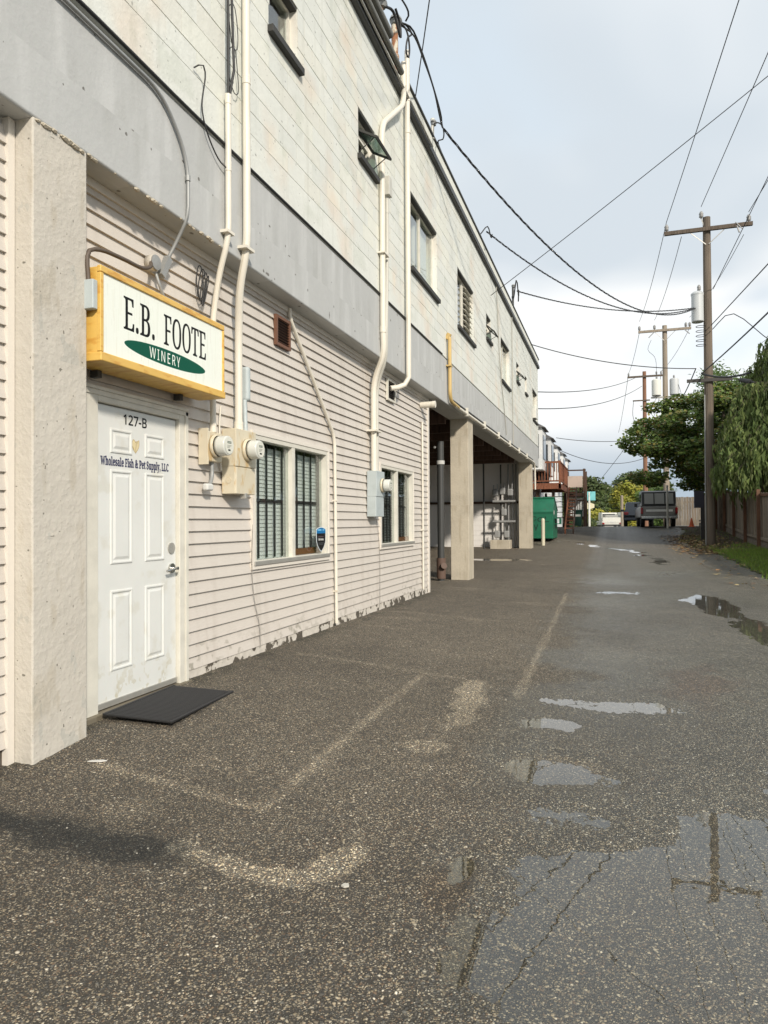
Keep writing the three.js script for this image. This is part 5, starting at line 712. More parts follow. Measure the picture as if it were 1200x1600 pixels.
// ---------------------------------------------------------------- fences
{
  const fx = 4.72, f = thing('board_fence', 'weathered grey board fence with brown posts along the right verge', 'fence'), r = rng(44);
  const hs = t => 1.78 + 0.0 * t, top = t => gy(fx, Math.round(t / 2.6) * 2.6) * 0.5 + gy(fx, t) * 0.5;
  const boardG = [0, 1, 2].map(i => bx(-0.011, 0.011, 0, 1.72 + i * 0.012, -0.068, 0.068));
  for (let t = 16; t < 44.5; t += 0.142) { const b = put('board', boardG[(r() * 3) | 0], fenceWood[(r() * 4) | 0], f); b.position.set(fx + 0.03 + (r() - 0.5) * 0.008, gy(fx, t) + 0.12, -t); b.rotation.x = (r() - 0.5) * 0.012; }
  for (let t = 16.3; t < 44; t += 2.62) { const y = gy(fx, t); put('post', bx(fx - 0.14, fx - 0.03, y - 0.2, y + 1.98, -t - 0.05, -t + 0.05), postWood, f); const y2 = gy(fx, t + 2.62); for (const h of [0.32, 1.80]) put('rail', bar(V(fx - 0.02, y + h, -t), V(fx - 0.02, y2 + h, -t - 2.62), 0.04, 0.09), h < 1 ? fenceWood[1] : postWood, f); put('kickboard', bar(V(fx - 0.02, y + 0.1, -t), V(fx - 0.02, y2 + 0.1, -t - 2.62), 0.03, 0.2), fenceWood[2], f); }
  const q = thing('board_fence', 'plain upright board fence across the far side behind the cone', 'fence'); const zt = 46.5;
  for (let x = 2.9; x < 6.8; x += 0.145) { const b = put('board', boardG[(r() * 3) | 0], fenceWood[(r() * 4) | 0], q); b.rotation.y = Math.PI / 2; b.position.set(x, gy(4, zt) + 0.03, -zt); }
  for (const x of [2.95, 4.9, 6.7]) put('post', bx(x - 0.05, x + 0.05, gy(4, zt), gy(4, zt) + 1.85, -zt - 0.13, -zt - 0.03), postWood, q); put('rail', bx(2.9, 6.8, gy(4, zt) + 1.4, gy(4, zt) + 1.5, -zt - 0.03, -zt - 0.012), fenceWood[1], q);
}
// ---------------------------------------------------------------- utility poles
const insM = M(0.28, 0.28, 0.27, { roughness: 0.3 }), canM = M(0.50, 0.52, 0.52, { roughness: 0.4 });
function insulator(p, h = 0.28) { const s = h / 0.28; return lathe([[0.0, 0], [0.03, 0], [0.03, 0.05], [0.085, 0.06], [0.05, 0.10], [0.085, 0.115], [0.05, 0.155], [0.085, 0.17], [0.06, 0.24], [0.035, 0.28], [0, 0.28]].map(q => [q[0] * s, q[1] * s]), 12).translate(p.x, p.y, p.z); }
function taper(y0, y1, r0, r1) { const g = new THREE.CylinderGeometry(r1, r0, y1 - y0, 18, 14).translate(0, (y0 + y1) / 2, 0); const uv = g.attributes.uv; for (let i = 0; i < uv.count; i++) uv.setXY(i, uv.getX(i) * 1.2, uv.getY(i) * 4); return g; }
{
  const b = gy(3.46, 29.5), p = thing('utility_pole', 'nearest tall wooden utility pole with crossarm and transformer beside the fence', 'utility pole', [3.46, b - 0.1, -29.5]), H = 12.5;
  put('pole_shaft', taper(0, H + 0.1, 0.185, 0.135), poleWood, p);
  put('crossarm', [bx(-1.52, 1.55, H - 0.48, H - 0.34, 0.13, 0.25)], armWood, p); for (const s of [-1, 1]) put('brace', bar(V(s * 0.62, H - 0.47, 0.2), V(s * 0.05, H - 0.98, 0.16), 0.03, 0.012), alu, p);
  for (const [x, y] of [[-1.44, H - 0.34], [1.42, H - 0.34]]) put('insulator', insulator(V(x, y, 0.19)), insM, p); put('insulator', insulator(V(-0.19, H + 0.06, 0.05)), insM, p); put('insulator_bracket', bar(V(-0.19, H + 0.08, 0.05), V(-0.1, H - 0.25, 0.05), 0.03), alu, p);
  const tr = put('transformer', lathe([[0, 0], [0.2, 0], [0.22, 0.04], [0.22, 1.02], [0.235, 1.04], [0.235, 1.1], [0.15, 1.17], [0, 1.2]], 20).translate(-0.36, 8.6, 0.05), canM, p); put('bushing', [insulator(V(-0.30, 9.78, 0.05), 0.25)], insM, tr);
  put('cutout', [rod(V(1.0, H - 0.34, 0.2), V(1.08, H - 0.72, 0.3), 0.03), rod(V(0.96, H - 0.3, 0.25), V(1.2, H - 0.62, 0.3), 0.018)], M(0.4, 0.4, 0.39), p);
  put('secondary_rack', [0, 1, 2, 3, 4].map(k => new THREE.TorusGeometry(0.17, 0.012, 6, 16).rotateX(Math.PI / 2).translate(-0.26, 7.7 + k * 0.18, 0.1)), wireMat, p);
  put('lower_arm', bx(-0.78, 0.80, 6.28, 6.40, 0.17, 0.25), M(0.06, 0.055, 0.05), p);
  put('riser', rod(V(-0.17, 0, 0.12), V(-0.15, 5.8, 0.1), 0.022), greyConduit, p);
  const b2 = gy(3.08, 47.2), q = thing('utility_pole', 'second utility pole with two transformers beyond the parked pickup', 'utility pole', [3.08, b2 - 0.1, -47.2]), H2 = 12.55;
  put('pole_shaft', taper(0, H2, 0.19, 0.14), palePole, q); put('crossarm', bx(-1.55, 1.5, H2 - 0.4, H2 - 0.26, 0.14, 0.26), palePole, q); for (const s of [-1, 1]) put('brace', bar(V(s * 0.6, H2 - 0.4, 0.2), V(s * 0.05, H2 - 0.95, 0.16), 0.03, 0.012), alu, q); for (const x of [-1.48, -0.6, 1.2, 1.42]) put('insulator', insulator(V(x, H2 - 0.26, 0.2), 0.3), insM, q);
  for (const s of [-1, 1]) { const t = put('transformer', lathe([[0, 0], [0.26, 0], [0.28, 0.04], [0.28, 0.95], [0.22, 1.02], [0, 1.05]], 18).translate(s * 0.52, 8.2, 0.05), s < 0 ? M(0.66, 0.66, 0.6) : canM, q); put('bushing', insulator(V(s * 0.5, 9.22, 0.05), 0.22), insM, t); } put('cutout', [bar(V(-0.6, H2 - 0.4, 0.3), V(-0.95, H2 - 0.75, 0.3), 0.05), bar(V(1.1, H2 - 0.4, 0.3), V(1.4, H2 - 0.7, 0.3), 0.05)], insM, q); put('transformer_rack', bx(-0.85, 0.85, 8.05, 8.15, 0.0, 0.1), alu, q);
  put('drop_wire', [cable([V(-0.8, H2 - 0.9, 0.3), V(-1.0, H2 - 1.5, 0.3), V(-0.6, H2 - 2.0, 0.3), V(-0.5, 9.4, 0.1)], 0.012), cable([V(0.6, 9.2, 0.2), V(0.9, 8.0, 0.3), V(0.6, 6.8, 0.3), V(0.2, 6.6, 0.2)], 0.014), cable([V(-0.5, 8.1, 0.2), V(-0.9, 7.2, 0.3), V(-0.4, 6.6, 0.3), V(0, 6.5, 0.2)], 0.014)], wireMat, q);
  const s = thing('utility_pole', 'farthest reddish utility pole with a single slanting crossarm', 'utility pole', [2.4, 0.2, -60.7]), red = M(1, 1, 1, { map: woodTex([0.26, 0.13, 0.075], [0.20, 0.11, 0.07], 23), roughness: 0.9 });
  put('pole_shaft', taper(0, 13.1, 0.19, 0.14), red, s); put('crossarm', bx(-1.3, 1.35, 12.6, 12.74, 0.14, 0.26), armWood, s); put('secondary_arm', bx(-0.9, 0.4, 10.7, 10.8, 0.14, 0.22), armWood, s); for (const x of [-1.2, 0.9, 1.25]) put('insulator', insulator(V(x, 12.74, 0.2)), insM, s); put('drop_wire', cable([V(-0.85, 10.7, 0.2), V(-0.9, 9.5, 0.2), V(-0.5, 8.4, 0.2), V(-0.1, 7.6, 0.2)], 0.02), wireMat, s); put('drop_wire', cable([V(1.2, 12.6, 0.2), V(1.1, 11, 0.2), V(0.7, 9.5, 0.2), V(0.2, 8.4, 0.2)], 0.02), wireMat, s);
}
// ---------------------------------------------------------------- overhead wires
{
  const P1 = { l: V(2.02, 12.83, -29.3), m: V(3.27, 13.32, -29.45), r: V(4.88, 12.83, -29.3), s: V(3.05, 9.45, -29.4), c: V(3.0, 7.10, -29.3), a: V(3.55, 8.7, -29.3), low: V(3.2, 6.9, -29.3) };
  const P2 = { l: V(1.6, 13.75, -47.0), m: V(2.48, 13.75, -47.0), r: V(4.5, 13.75, -47.0), c: V(3.0, 7.6, -47) };
  const P3 = { l: V(1.2, 13.2, -60.5), r: V(3.65, 13.2, -60.5), c: V(2.3, 8, -60.5) };
  const ext = (a, via, k) => a.clone().add(via.clone().sub(a).multiplyScalar(k));
  const w = (a, b, sag, r, label) => solo('overhead_wire', cable(sagPts(a, b, sag), r), wireMat, label, 'wire', 'overhead wires');
  w(P1.l, ext(P1.l, V(2.69, 13.0, -17.74), 3.4), 0.25, 0.012, 'power wire rising to the top edge from the near crossarm left end');
  w(P1.m, ext(P1.m, V(3.85, 13.35, -20.18), 3.6), 0.1, 0.012, 'power wire rising to the right edge from the near pole top');
  w(P1.r, ext(P1.r, V(5.07, 12.9, -26.83), 9), 0.1, 0.012, 'short power wire leaving the near crossarm right end for the edge');
  w(V(3.65, 10.1, -29.4), ext(V(3.65, 10.1, -29.4), V(4.55, 11.85, -25.98), 5), 0.0, 0.013, 'wire slanting from below the near crossarm to the right edge');
  w(P1.l, P2.l, 0.35, 0.012, 'power wire between the left ends of the two nearer crossarms'); w(V(2.55, 12.2, -29.3), P2.m, 0.3, 0.012, 'power wire from the near pole middle to the second pole'); w(V(4.7, 12.0, -29.3), P2.r, 0.3, 0.012, 'power wire between the right ends of the two nearer crossarms');
  w(V(1.6, 13.1, -47), P3.l, 0.3, 0.014, 'power wire between the left ends of the two farther poles'); w(V(4.5, 13.1, -47), P3.r, 0.3, 0.014, 'power wire between the right ends of the two farther poles'); w(P3.l, V(0.6, 12.5, -95), 0.4, 0.018, 'power wire running on beyond the farthest pole');
  w(V(-3.03, 7.27, -18.54), V(9.13, 13.7, -13.46), 0.15, 0.009, 'thin straight wire crossing the sky from the block wall');
  w(V(-3.02, 8.255, -11.1), V(-0.9, 8.4, -5.4), 0.05, 0.009, 'thin wire climbing steeply from the roof edge to the top');
  const tw = (a, b, sag, label) => { const g = [], n = 60; for (const ph of [0, 2.1, 4.2]) { const pts = sagPts(a, b, sag, n * 2).map((p, i) => p.add(V(0.014 * Math.cos(i * 0.9 + ph), 0.014 * Math.sin(i * 0.9 + ph), 0))); g.push(new THREE.TubeGeometry(new THREE.CatmullRomCurve3(pts), n * 4, 0.0105, 4)); } return solo('service_drop', g, wireMat, label, 'wire', 'twisted service drops to the near pole'); };
  tw(V(-2.75, 8.15, -11.95), P1.s, 1.35, 'long twisted service drop sagging from the roof masts to the near pole');
  tw(V(-2.9, 8.42, -17.2), P1.s, 0.9, 'middle twisted service drop from the parapet to the near pole');
  tw(V(-2.9, 8.72, -22.9), P1.s, 0.35, 'shortest twisted service drop from the far mast to the near pole');
  w(V(-3.0, 8.18, -27.86), P1.c, 0.25, 0.018, 'cable from the building end to the lower arm of the near pole');
  w(V(-3.08, 6.85, -30.8), V(1.7, 12.8, -60.5), 0.35, 0.02, 'upper of two cables from the building corner to the far pole'); w(V(-3.1, 6.14, -30.85), V(2.2, 12.1, -60.5), 0.5, 0.02, 'lower of two cables from the building corner to the far pole');
  w(V(-3.0, 5.9, -40), V(2.9, 6.6, -47), 0.3, 0.016, 'low cable from the white building to the second pole'); w(V(-3.1, 5.6, -44), V(2.3, 6.3, -60.5), 0.6, 0.02, 'lower cable from the white building to the farthest pole'); w(V(-1.2, 4.6, -62), V(2.3, 9.2, -60.5), 0.1, 0.02, 'slanting cable above the stair tower to the farthest pole'); w(V(-1.3, 4.5, -62), V(3.0, 5.2, -47.2), 0.7, 0.018, 'sagging low cable between the stair tower and the second pole');
  w(P1.a, ext(P1.a, V(3.75, 7.75, -19.6), 2.2), 0.0, 0.016, 'cable leaving the near pole for the right edge, highest of three');
  w(P1.low, ext(P1.low, V(3.75, 6.72, -19.9), 2.2), 0.15, 0.022, 'thick cable leaving the near pole low towards the right edge'); solo('overhead_wire', cable([V(3.6, 8.55, -29.3), V(4.07, 8.74, -28), V(5.04, 7.49, -27.0), V(6.5, 5.6, -25.5)], 0.016), wireMat, 'bent cable dropping behind the trees right of the near pole', 'wire', 'overhead wires');
  w(P1.c, P2.c, 0.4, 0.022, 'low communications cable between the two nearer poles'); w(P1.low, V(4.4, 6.3, -26.5), 0.15, 0.035, 'short thick cable with splice right of the near pole'); solo('splice_case', [rod(V(4.2, 6.15, -27.0), V(4.42, 6.0, -26.6), 0.075, 0.075, 10), rod(V(4.12, 6.2, -27.15), V(4.5, 5.95, -26.45), 0.03, 0.03, 8)], wireMat, 'black cable splice case hanging in front of the conifer', 'splice case');
}
// ---------------------------------------------------------------- vegetation
const leafMat = new THREE.MeshPhysicalMaterial({ vertexColors: true, side: THREE.DoubleSide, roughness: 0.7, transmission: 0.4, thickness: 0, ior: 1.3 });
// leaves gathered in clumps; clump(i) gives centre and radius
function foliage(seed, n, clumps, size, cols, opt = {}) {
  const r = rng(seed), per = 6, P = new Float32Array(n * per * 3), C = new Float32Array(n * per * 3), N = new Float32Array(n * per * 3), q = new THREE.Quaternion(), e = new THREE.Euler(), a = V(0, 0, 0), nn = V(0, 0, 0);
  const wsum = []; let s = 0; for (const c of clumps) { s += c[3] ** 2; wsum.push(s); }
  for (let i = 0; i < n; i++) {
    const pick = r() * s; let k = 0; while (wsum[k] < pick) k++; const c = clumps[k];
    let x, y, z, d; do { x = r() * 2 - 1; y = r() * 2 - 1; z = r() * 2 - 1; d = x * x + y * y + z * z; } while (d > 1 || d < 0.05); const sh = (0.55 + 0.45 * Math.pow(r(), 0.5)) / Math.sqrt(d); const rad = c[3] * (0.4 + 0.6 * Math.sqrt(d)) ;
    x *= sh * rad; y *= sh * rad * (opt.flat || 0.75); z *= sh * rad; if (r() < 0.12) { x *= 1.3; y *= 1.25; z *= 1.3; }
    const L = size * (0.6 + r() * 0.8), Wd = L * (opt.slim || 0.55); e.set((r() - 0.5) * 1.8 + (opt.droop || 0.4), r() * 6.28, (r() - 0.5) * 1.4); q.setFromEuler(e);
    const col = cols[(r() * cols.length) | 0], f = 0.7 + r() * 0.6, pts = [[0, 0, 0], [-Wd / 2, 0.04 * L, L * 0.45], [0, 0, L], [0, 0, 0], [0, 0, L], [Wd / 2, 0.04 * L, L * 0.45]];
    nn.set(0, 1, 0).applyQuaternion(q); for (let j = 0; j < 6; j++) { a.set(...pts[j]).applyQuaternion(q); const o = (i * 6 + j) * 3; P[o] = a.x + c[0] + x; P[o + 1] = a.y + c[1] + y; P[o + 2] = a.z + c[2] + z; N[o] = nn.x; N[o + 1] = nn.y; N[o + 2] = nn.z; C[o] = col[0] * f; C[o + 1] = col[1] * f; C[o + 2] = col[2] * f; }
  }
  const g = new THREE.BufferGeometry(); g.setAttribute('position', new THREE.BufferAttribute(P, 3)); g.setAttribute('normal', new THREE.BufferAttribute(N, 3)); g.setAttribute('color', new THREE.BufferAttribute(C, 3)); return g;
}
function limb(pts, r0, r1) { const cv = new THREE.CatmullRomCurve3(pts), n = 10, g = []; for (let i = 0; i < n; i++) g.push(rod(cv.getPoint(i / n), cv.getPoint((i + 1) / n), lerp(r0, r1, i / n), lerp(r0, r1, (i + 1) / n), 8)); return merge(g); }
function clumpCloud(seed, n, c, R, rr) { const r = rng(seed), o = []; for (let i = 0; i < n; i++) { let x, y, z, d; do { x = r() * 2 - 1; y = r() * 2 - 1; z = r() * 2 - 1; d = x * x + y * y + z * z; } while (d > 1); o.push([c[0] + x * R[0], c[1] + y * R[1], c[2] + z * R[2], rr * (0.6 + r() * 0.7)]); } return o; }
function tree(name, label, base, H, R, seed, n, size, cols, o = {}) {
  const t = thing(name, label, 'tree', base, o.group); const cy = H - R[1]; const cl = o.clumps || clumpCloud(seed, o.nc || 34, [o.dx || 0, cy, o.dz || 0], [R[0] * 0.8, R[1] * 0.85, R[2] * 0.8], o.cr || R[0] * 0.33);
  put('trunk', [limb([V(0, -0.2, 0), V(0.05, H * 0.3, 0), V(0.1, H * 0.75, 0)], o.tr || 0.16, 0.05), ...cl.slice(0, 12).map(c => limb([V(0.05, H * 0.28, 0), V(c[0] * 0.4, lerp(H * 0.3, c[1], 0.5), c[2] * 0.4), V(c[0], c[1], c[2])], 0.06, 0.015))], barkMat, t);
  put('crown', foliage(seed + 1, n, cl, size, cols, o), leafMat, t); return t;
}
{
  const mapleCols = [[0.085, 0.145, 0.026], [0.12, 0.195, 0.035], [0.065, 0.115, 0.022], [0.17, 0.23, 0.042], [0.10, 0.14, 0.03], [0.21, 0.18, 0.044]];
  // broadleaf tree arching over the verge
  const lay = []; const r = rng(9); for (let i = 0; i < 105; i++) { const a = r() * 6.28, d = Math.sqrt(r()) * 3.5, y = 2.4 + r() * 3.3; const f = d / 3.5; lay.push([Math.cos(a) * d - 0.35, y + (1 - f) * 1.2 - f * 0.5, Math.sin(a) * d * 0.8, 0.42 + r() * 0.4]); }
  tree('maple_tree', 'leafy dark green maple arching over the alley left of the near pole', [4.6, gy(4.6, 35), -35], 7.2, [3.6, 2.6, 3], 301, 42000, 0.15, mapleCols, { clumps: lay, flat: 0.5, slim: 0.75, tr: 0.2, group: 'trees along the right verge' });
  const l2 = []; for (let i = 0; i < 60; i++) { const a = r() * 6.28, d = Math.sqrt(r()) * 2.6; l2.push([Math.cos(a) * d, 3.2 + r() * 4.2, Math.sin(a) * d, 0.5 + r() * 0.4]); }
  tree('bamboo_tree', 'tall fine-leaved green tree directly behind the near pole', [6.4, gy(5, 38), -38.5], 8.6, [2.6, 3, 2.6], 331, 34000, 0.17, [[0.09, 0.15, 0.035], [0.12, 0.19, 0.045], [0.07, 0.12, 0.03]], { clumps: l2, flat: 1.1, slim: 0.3, droop: 1.0, group: 'trees along the right verge' });
  // weeping conifers: drooping boughs with hanging sprays
  const weep = (label, base, H, R, seed, nb, low) => {
    const t = thing('weeping_conifer', label, 'tree', base, 'trees along the right verge'), rr = rng(seed), tw = [limb([V(0, -0.2, 0), V(0.05, H * 0.5, 0), V(0, H, 0)], 0.22, 0.03)], P = [], C = [], N = [];
    const cols = [[0.14, 0.20, 0.055], [0.17, 0.23, 0.065], [0.10, 0.15, 0.045], [0.21, 0.27, 0.08], [0.15, 0.18, 0.06]];
    for (let b = 0; b < nb; b++) {
      const h = low + Math.pow(rr(), 0.9) * (H - low), len = R * (0.25 + 0.75 * Math.pow(1 - h / H, 0.6)) * (0.7 + rr() * 0.5), a = rr() * 6.283, dx = Math.cos(a), dz = Math.sin(a), p0 = V(0, h, 0), p1 = V(dx * len * 0.55, h + 0.15 * len, dz * len * 0.55), p2 = V(dx * len, h - 0.28 * len - rr() * 0.3, dz * len), cv = new THREE.QuadraticBezierCurve3(p0, p1, p2);
      tw.push(new THREE.TubeGeometry(cv, 6, 0.008, 4));
      const ns = Math.round(len * 24); for (let s = 0; s < ns; s++) {
        const u = 0.18 + 0.82 * (s + rr()) / ns, p = cv.getPoint(u), drop = 0.35 + rr() * 0.75, side = (rr() - 0.5) * 0.5, col = cols[(rr() * 5) | 0], f = 0.75 + rr() * 0.5;
        const px = p.x - dz * side, pz = p.z + dx * side; let py = p.y, n = 5 + (rr() * 4 | 0);
        for (let k = 0; k < n; k++) { const y = py - drop * k / n, w = 0.07 + rr() * 0.10, l = drop / n * 2.1, an = rr() * 6.28, ox = Math.cos(an), oz = Math.sin(an), jx = (rr() - 0.5) * 0.14, jz = (rr() - 0.5) * 0.14, kx = (rr() - 0.5) * 0.12, kz = (rr() - 0.5) * 0.12;
          const A = [px + jx - ox * w * 0.3, y, pz + jz - oz * w * 0.3], B = [px + jx + ox * w * 0.5, y - l * 0.4, pz + jz + oz * w * 0.5], D = [px + jx + kx, y - l, pz + jz + kz]; P.push(...A, ...B, ...D); for (let q = 0; q < 3; q++) { C.push(col[0] * f, col[1] * f, col[2] * f); N.push(-oz * 0.8, 0.6, ox * 0.8); } }
      }
    }
    put('trunk', tw, barkMat, t); const g = new THREE.BufferGeometry(); g.setAttribute('position', new THREE.BufferAttribute(new Float32Array(P), 3)); g.setAttribute('normal', new THREE.BufferAttribute(new Float32Array(N), 3)); g.setAttribute('color', new THREE.BufferAttribute(new Float32Array(C), 3)); g.computeVertexNormals(); put('crown', g, leafMat, t);
  };
  weep('large weeping conifer hanging over the board fence right of the near pole', [6.6, gy(5, 30), -29.4], 8.2, 3.5, 401, 300, 3.3);
  weep('smaller weeping conifer with boughs drooping in front of the near pole', [4.95, gy(5, 28.6), -28.6], 5.9, 2.0, 411, 150, 2.9);
  weep('weeping conifer at the right edge behind the grass verge', [8.6, gy(5, 27), -26.6], 8.4, 3.2, 421, 210, 3.3);
  const far = 'far trees beyond the crest';
  const dk = [[0.07, 0.105, 0.03], [0.085, 0.125, 0.035], [0.11, 0.14, 0.04], [0.06, 0.09, 0.03]], yl = [[0.30, 0.31, 0.04], [0.38, 0.36, 0.05], [0.22, 0.26, 0.04], [0.44, 0.40, 0.07]];
  tree('far_tree', 'round olive green tree behind the turquoise sign', [-3.0, -0.6, -92], 7.4, [3.6, 3.6, 3.4], 501, 9000, 0.42, dk, { nc: 40, cr: 1.2, group: far });
  tree('far_tree', 'bright yellow-green tree beyond the white pickup', [1.5, -0.3, -82], 5.9, [2.4, 2.7, 2.4], 511, 12000, 0.28, yl, { nc: 40, cr: 0.75, group: far });
  tree('far_tree', 'low yellow-green bushy tree below the round olive tree', [-2.3, -0.3, -80], 3.0, [2.4, 1.6, 2], 521, 6000, 0.26, yl, { nc: 26, cr: 0.7, group: far });
  tree('far_tree', 'tall dark green tree behind the yellow tree', [3.6, -0.8, -98], 9.2, [3.6, 4, 3.6], 531, 11000, 0.42, dk, { nc: 46, cr: 1.2, group: far });
  tree('far_tree', 'dark green tree to the left behind the yellow tree', [0.9, -0.8, -106], 8.0, [3.2, 3.4, 3], 541, 8000, 0.42, dk, { nc: 40, cr: 1.1, group: far });
  tree('far_tree', 'fresh green low tree behind the parked pickup', [3.6, 0.2, -66], 4.0, [2.2, 1.9, 2], 551, 8000, 0.24, [[0.10, 0.17, 0.035], [0.13, 0.2, 0.04], [0.08, 0.13, 0.03]], { nc: 30, cr: 0.65, group: far });
  tree('far_tree', 'small green tree under the turquoise sign', [-3.2, -0.2, -72], 2.8, [1.6, 1.4, 1.6], 561, 4000, 0.24, dk, { nc: 22, cr: 0.6, group: far });
  tree('far_tree', 'dark tree closing the gap behind the pale house', [3, -2.5, -150], 9.0, [9, 5, 5], 571, 9000, 0.7, dk, { nc: 60, cr: 2.2, group: far });
  tree('far_tree', 'broad dark tree far left behind the stair tower', [-9, -1.5, -125], 10, [7, 5, 5], 581, 8000, 0.65, dk, { nc: 50, cr: 2.0, group: far });
}
// verge: soil, grass and fallen leaves
{
  const edge = t => 3.15 + 0.25 * (fbm(t * 0.8, 3, 3) - 0.5) + 0.2 * (fbm(t * 4, 9, 2) - 0.5) - 0.5 * ss(26, 30, t) * ss(38, 33, t);
  const P = [], U = [], idx = [], C = []; const nt = 240, nx = 16; for (let i = 0; i <= nt; i++) { const t = 13.5 + i / nt * 30; for (let j = 0; j <= nx; j++) { const x = lerp(edge(t), 5.4, j / nx); const y = gy(x, t) + (j === 0 ? -0.01 : 0.012 + 0.02 * fbm(x * 6, t * 6, 2)); P.push(x, y, -t); U.push(x, t); const g = ss(27.5, 25, t + (fbm(x * 3, t * 3, 3) - 0.5) * 3); C.push(lerp(0.085, 0.05, g), lerp(0.062, 0.062, g), lerp(0.036, 0.022, g)); } }
  for (let i = 0; i < nt; i++) for (let j = 0; j < nx; j++) { const a = i * (nx + 1) + j; idx.push(a, a + 1, a + nx + 1, a + 1, a + nx + 2, a + nx + 1); }
  const g = new THREE.BufferGeometry(); g.setAttribute('position', new THREE.Float32BufferAttribute(P, 3)); g.setAttribute('uv', new THREE.Float32BufferAttribute(U, 2)); g.setAttribute('color', new THREE.Float32BufferAttribute(C, 3)); g.setIndex(idx); g.computeVertexNormals();
  struct('verge', g, M(1, 1, 1, { vertexColors: true, roughness: 0.95, bumpMap: asphaltBump, bumpScale: 0.02 }));
  const r = rng(71), GP = [], GC = []; let n = 0; while (n < 26000) { const t = 14 + r() * 24, x = lerp(edge(t) - 0.05, 4.9, r()); const dens = ss(28.5, 24.5, t + (fbm(x * 2.2, t * 2.2, 3) - 0.5) * 5) * ss(0.0, 0.25, x - edge(t)) + 0.05; if (r() > dens) { n += 0.25; continue; } n++; const h = 0.04 + r() * 0.08, a = r() * 6.28, w = 0.006, y = gy(x, t) + 0.01, lx = (r() - 0.5) * h, lz = (r() - 0.5) * h, f = 0.7 + r() * 0.6, c = r() < 0.12 ? [0.14, 0.12, 0.04] : [0.16, 0.26, 0.03]; GP.push(x - Math.cos(a) * w, y, -t - Math.sin(a) * w, x + Math.cos(a) * w, y, -t + Math.sin(a) * w, x + lx, y + h, -t + lz); for (let k = 0; k < 3; k++) GC.push(c[0] * f, c[1] * f, c[2] * f); }
  const gg = new THREE.BufferGeometry(); gg.setAttribute('position', new THREE.Float32BufferAttribute(GP, 3)); gg.setAttribute('color', new THREE.Float32BufferAttribute(GC, 3)); gg.computeVertexNormals();
  stuff('grass', gg, M(1, 1, 1, { vertexColors: true, side: THREE.DoubleSide, roughness: 0.8 }), 'short bright grass growing along the fence verge', 'grass');
  const LP = [], LC = []; for (let i = 0; i < 2600; i++) { const near = r() < 0.75, t = near ? 28 + (r() - 0.3) * 9 : 15 + r() * 24, x = near ? 2.4 + r() * 1.3 + (r() - 0.5) * 1.2 : 2.2 + r() * 2.4, y = gy(x, t) + 0.022, s = 0.035 + r() * 0.05, a = r() * 6.28, ca = Math.cos(a) * s, sa = Math.sin(a) * s, u = (r() - 0.2) * 0.03; LP.push(x - ca, y, -t - sa, x + sa * 0.6, y + u, -t - ca * 0.6, x + ca, y + u * 0.5, -t + sa, x - ca, y, -t - sa, x + ca, y + u * 0.5, -t + sa, x - sa * 0.6, y + 0.004, -t + ca * 0.6); const c = [[0.30, 0.16, 0.06], [0.36, 0.24, 0.10], [0.22, 0.12, 0.06], [0.42, 0.33, 0.16]][(r() * 4) | 0]; for (let k = 0; k < 6; k++) LC.push(...c); }
  const lg = new THREE.BufferGeometry(); lg.setAttribute('position', new THREE.Float32BufferAttribute(LP, 3)); lg.setAttribute('color', new THREE.Float32BufferAttribute(LC, 3)); lg.computeVertexNormals();
  stuff('leaf_litter', lg, M(1, 1, 1, { vertexColors: true, side: THREE.DoubleSide, roughness: 0.85 }), 'brown fallen leaves scattered at the pole foot and verge', 'leaves');
  // pebbles and scraps on the near asphalt
  const pg = [], q = rng(17); for (let i = 0; i < 170; i++) { const t = 1.9 + Math.pow(q(), 1.6) * 9, x = -2.6 + q() * 3.3, s = 0.002 + q() * q() * 0.006; pg.push(uvm(new THREE.IcosahedronGeometry(s, 0).scale(1, 0.65, 0.8 + q() * 0.6).rotateY(q() * 6).translate(x, groundY(x, t) + microY(x, t) + s * 0.3, -t))); }
  stuff('gravel', pg, M(0.34, 0.32, 0.27, { roughness: 0.9 }), 'loose pale grit lying on the near asphalt', 'gravel');
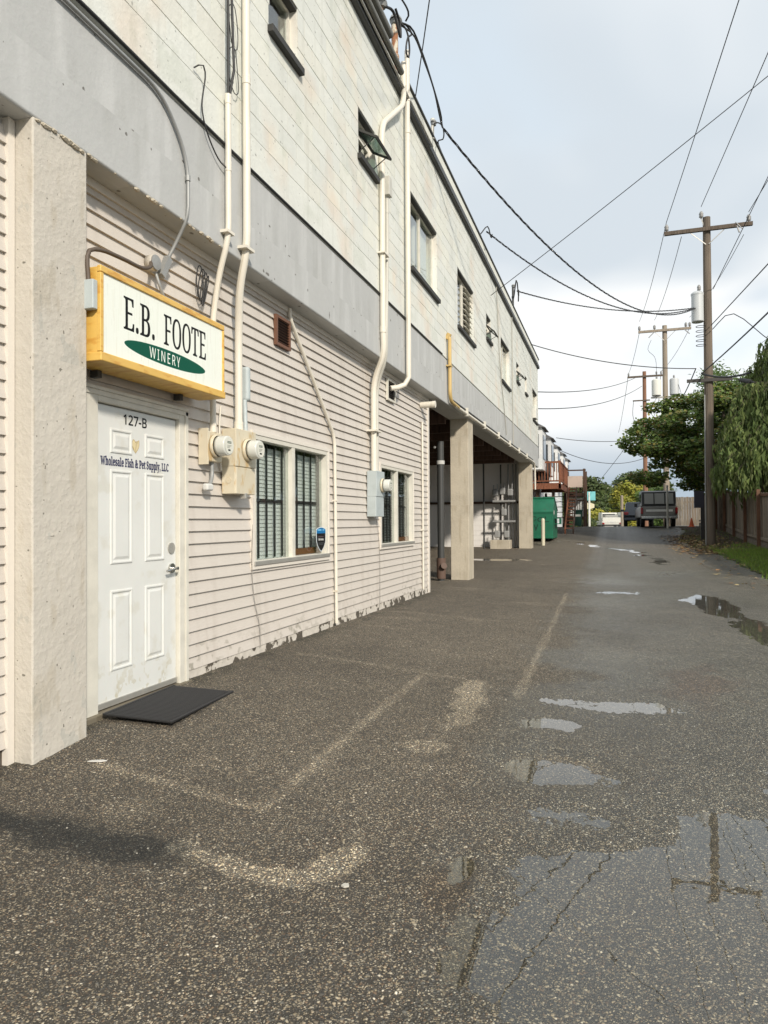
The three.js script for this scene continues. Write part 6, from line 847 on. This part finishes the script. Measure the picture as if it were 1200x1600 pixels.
  const chip = shapeOf([[-0.05, -0.012], [0.02, -0.018], [0.055, 0.0], [0.025, 0.014], [-0.03, 0.006]]);
  solo('paint_chip', new THREE.ExtrudeGeometry(chip, { depth: 0.004, bevelEnabled: false }).rotateX(-Math.PI / 2).rotateY(0.3).translate(-2.74, groundY(-2.74, 3.27) + 0.006, -3.27), M(0.6, 0.59, 0.55), 'white flake of tape at the end of the worn line', 'scrap');
  const pc = shapeOf([[-0.014, -0.009], [0.0, -0.015], [0.016, -0.004], [0.008, 0.012], [-0.008, 0.008]]);
  solo('paper_scrap', new THREE.ExtrudeGeometry(pc, { depth: 0.006, bevelEnabled: false }).rotateX(-Math.PI / 2).translate(-0.96, groundY(-0.96, 2.47) + 0.005, -2.47), M(0.5, 0.48, 0.42), 'crumpled pale scrap on the asphalt beside the cement smear', 'scrap');
}

// rain water running off across the alley: a thin film that follows the slope
{
  const run = [[-2.3, 31.6], [-1.2, 30.0], [-0.2, 28.2], [0.7, 26.4], [1.15, 23.5], [1.3, 21.2]], cv = new THREE.CatmullRomCurve3(run.map(p => V(p[0], 0, p[1]))), P = [], I = [], U = [], n = 260, m = 6;
  for (let i = 0; i <= n; i++) { const u = i / n, c = cv.getPoint(u), tg = cv.getTangent(u), w = 0.06 + 0.5 * Math.max(0, fbm(u * 38, 4, 3) - 0.36), off = (fbm(u * 20, 9, 2) - 0.5) * 0.5; for (let j = 0; j <= m; j++) { const s = (j / m - 0.5) * 2 * w + off, x = c.x - tg.z * s, t = c.z + tg.x * s; P.push(x, groundY(x, t) + 0.005, -t); U.push(x, t); } }
  for (let i = 0; i < n; i++) { if (fbm(i / n * 26 + 3, 17, 2) < 0.40) continue; for (let j = 0; j < m; j++) { const a = i * (m + 1) + j; I.push(a, a + m + 1, a + 1, a + 1, a + m + 1, a + m + 2); } }
  const g = new THREE.BufferGeometry(); g.setAttribute('position', new THREE.Float32BufferAttribute(P, 3)); g.setAttribute('uv', new THREE.Float32BufferAttribute(U, 2)); g.setIndex(I); g.computeVertexNormals(); struct('runoff_water', g, water);
}
renderer.render(scene, camera);
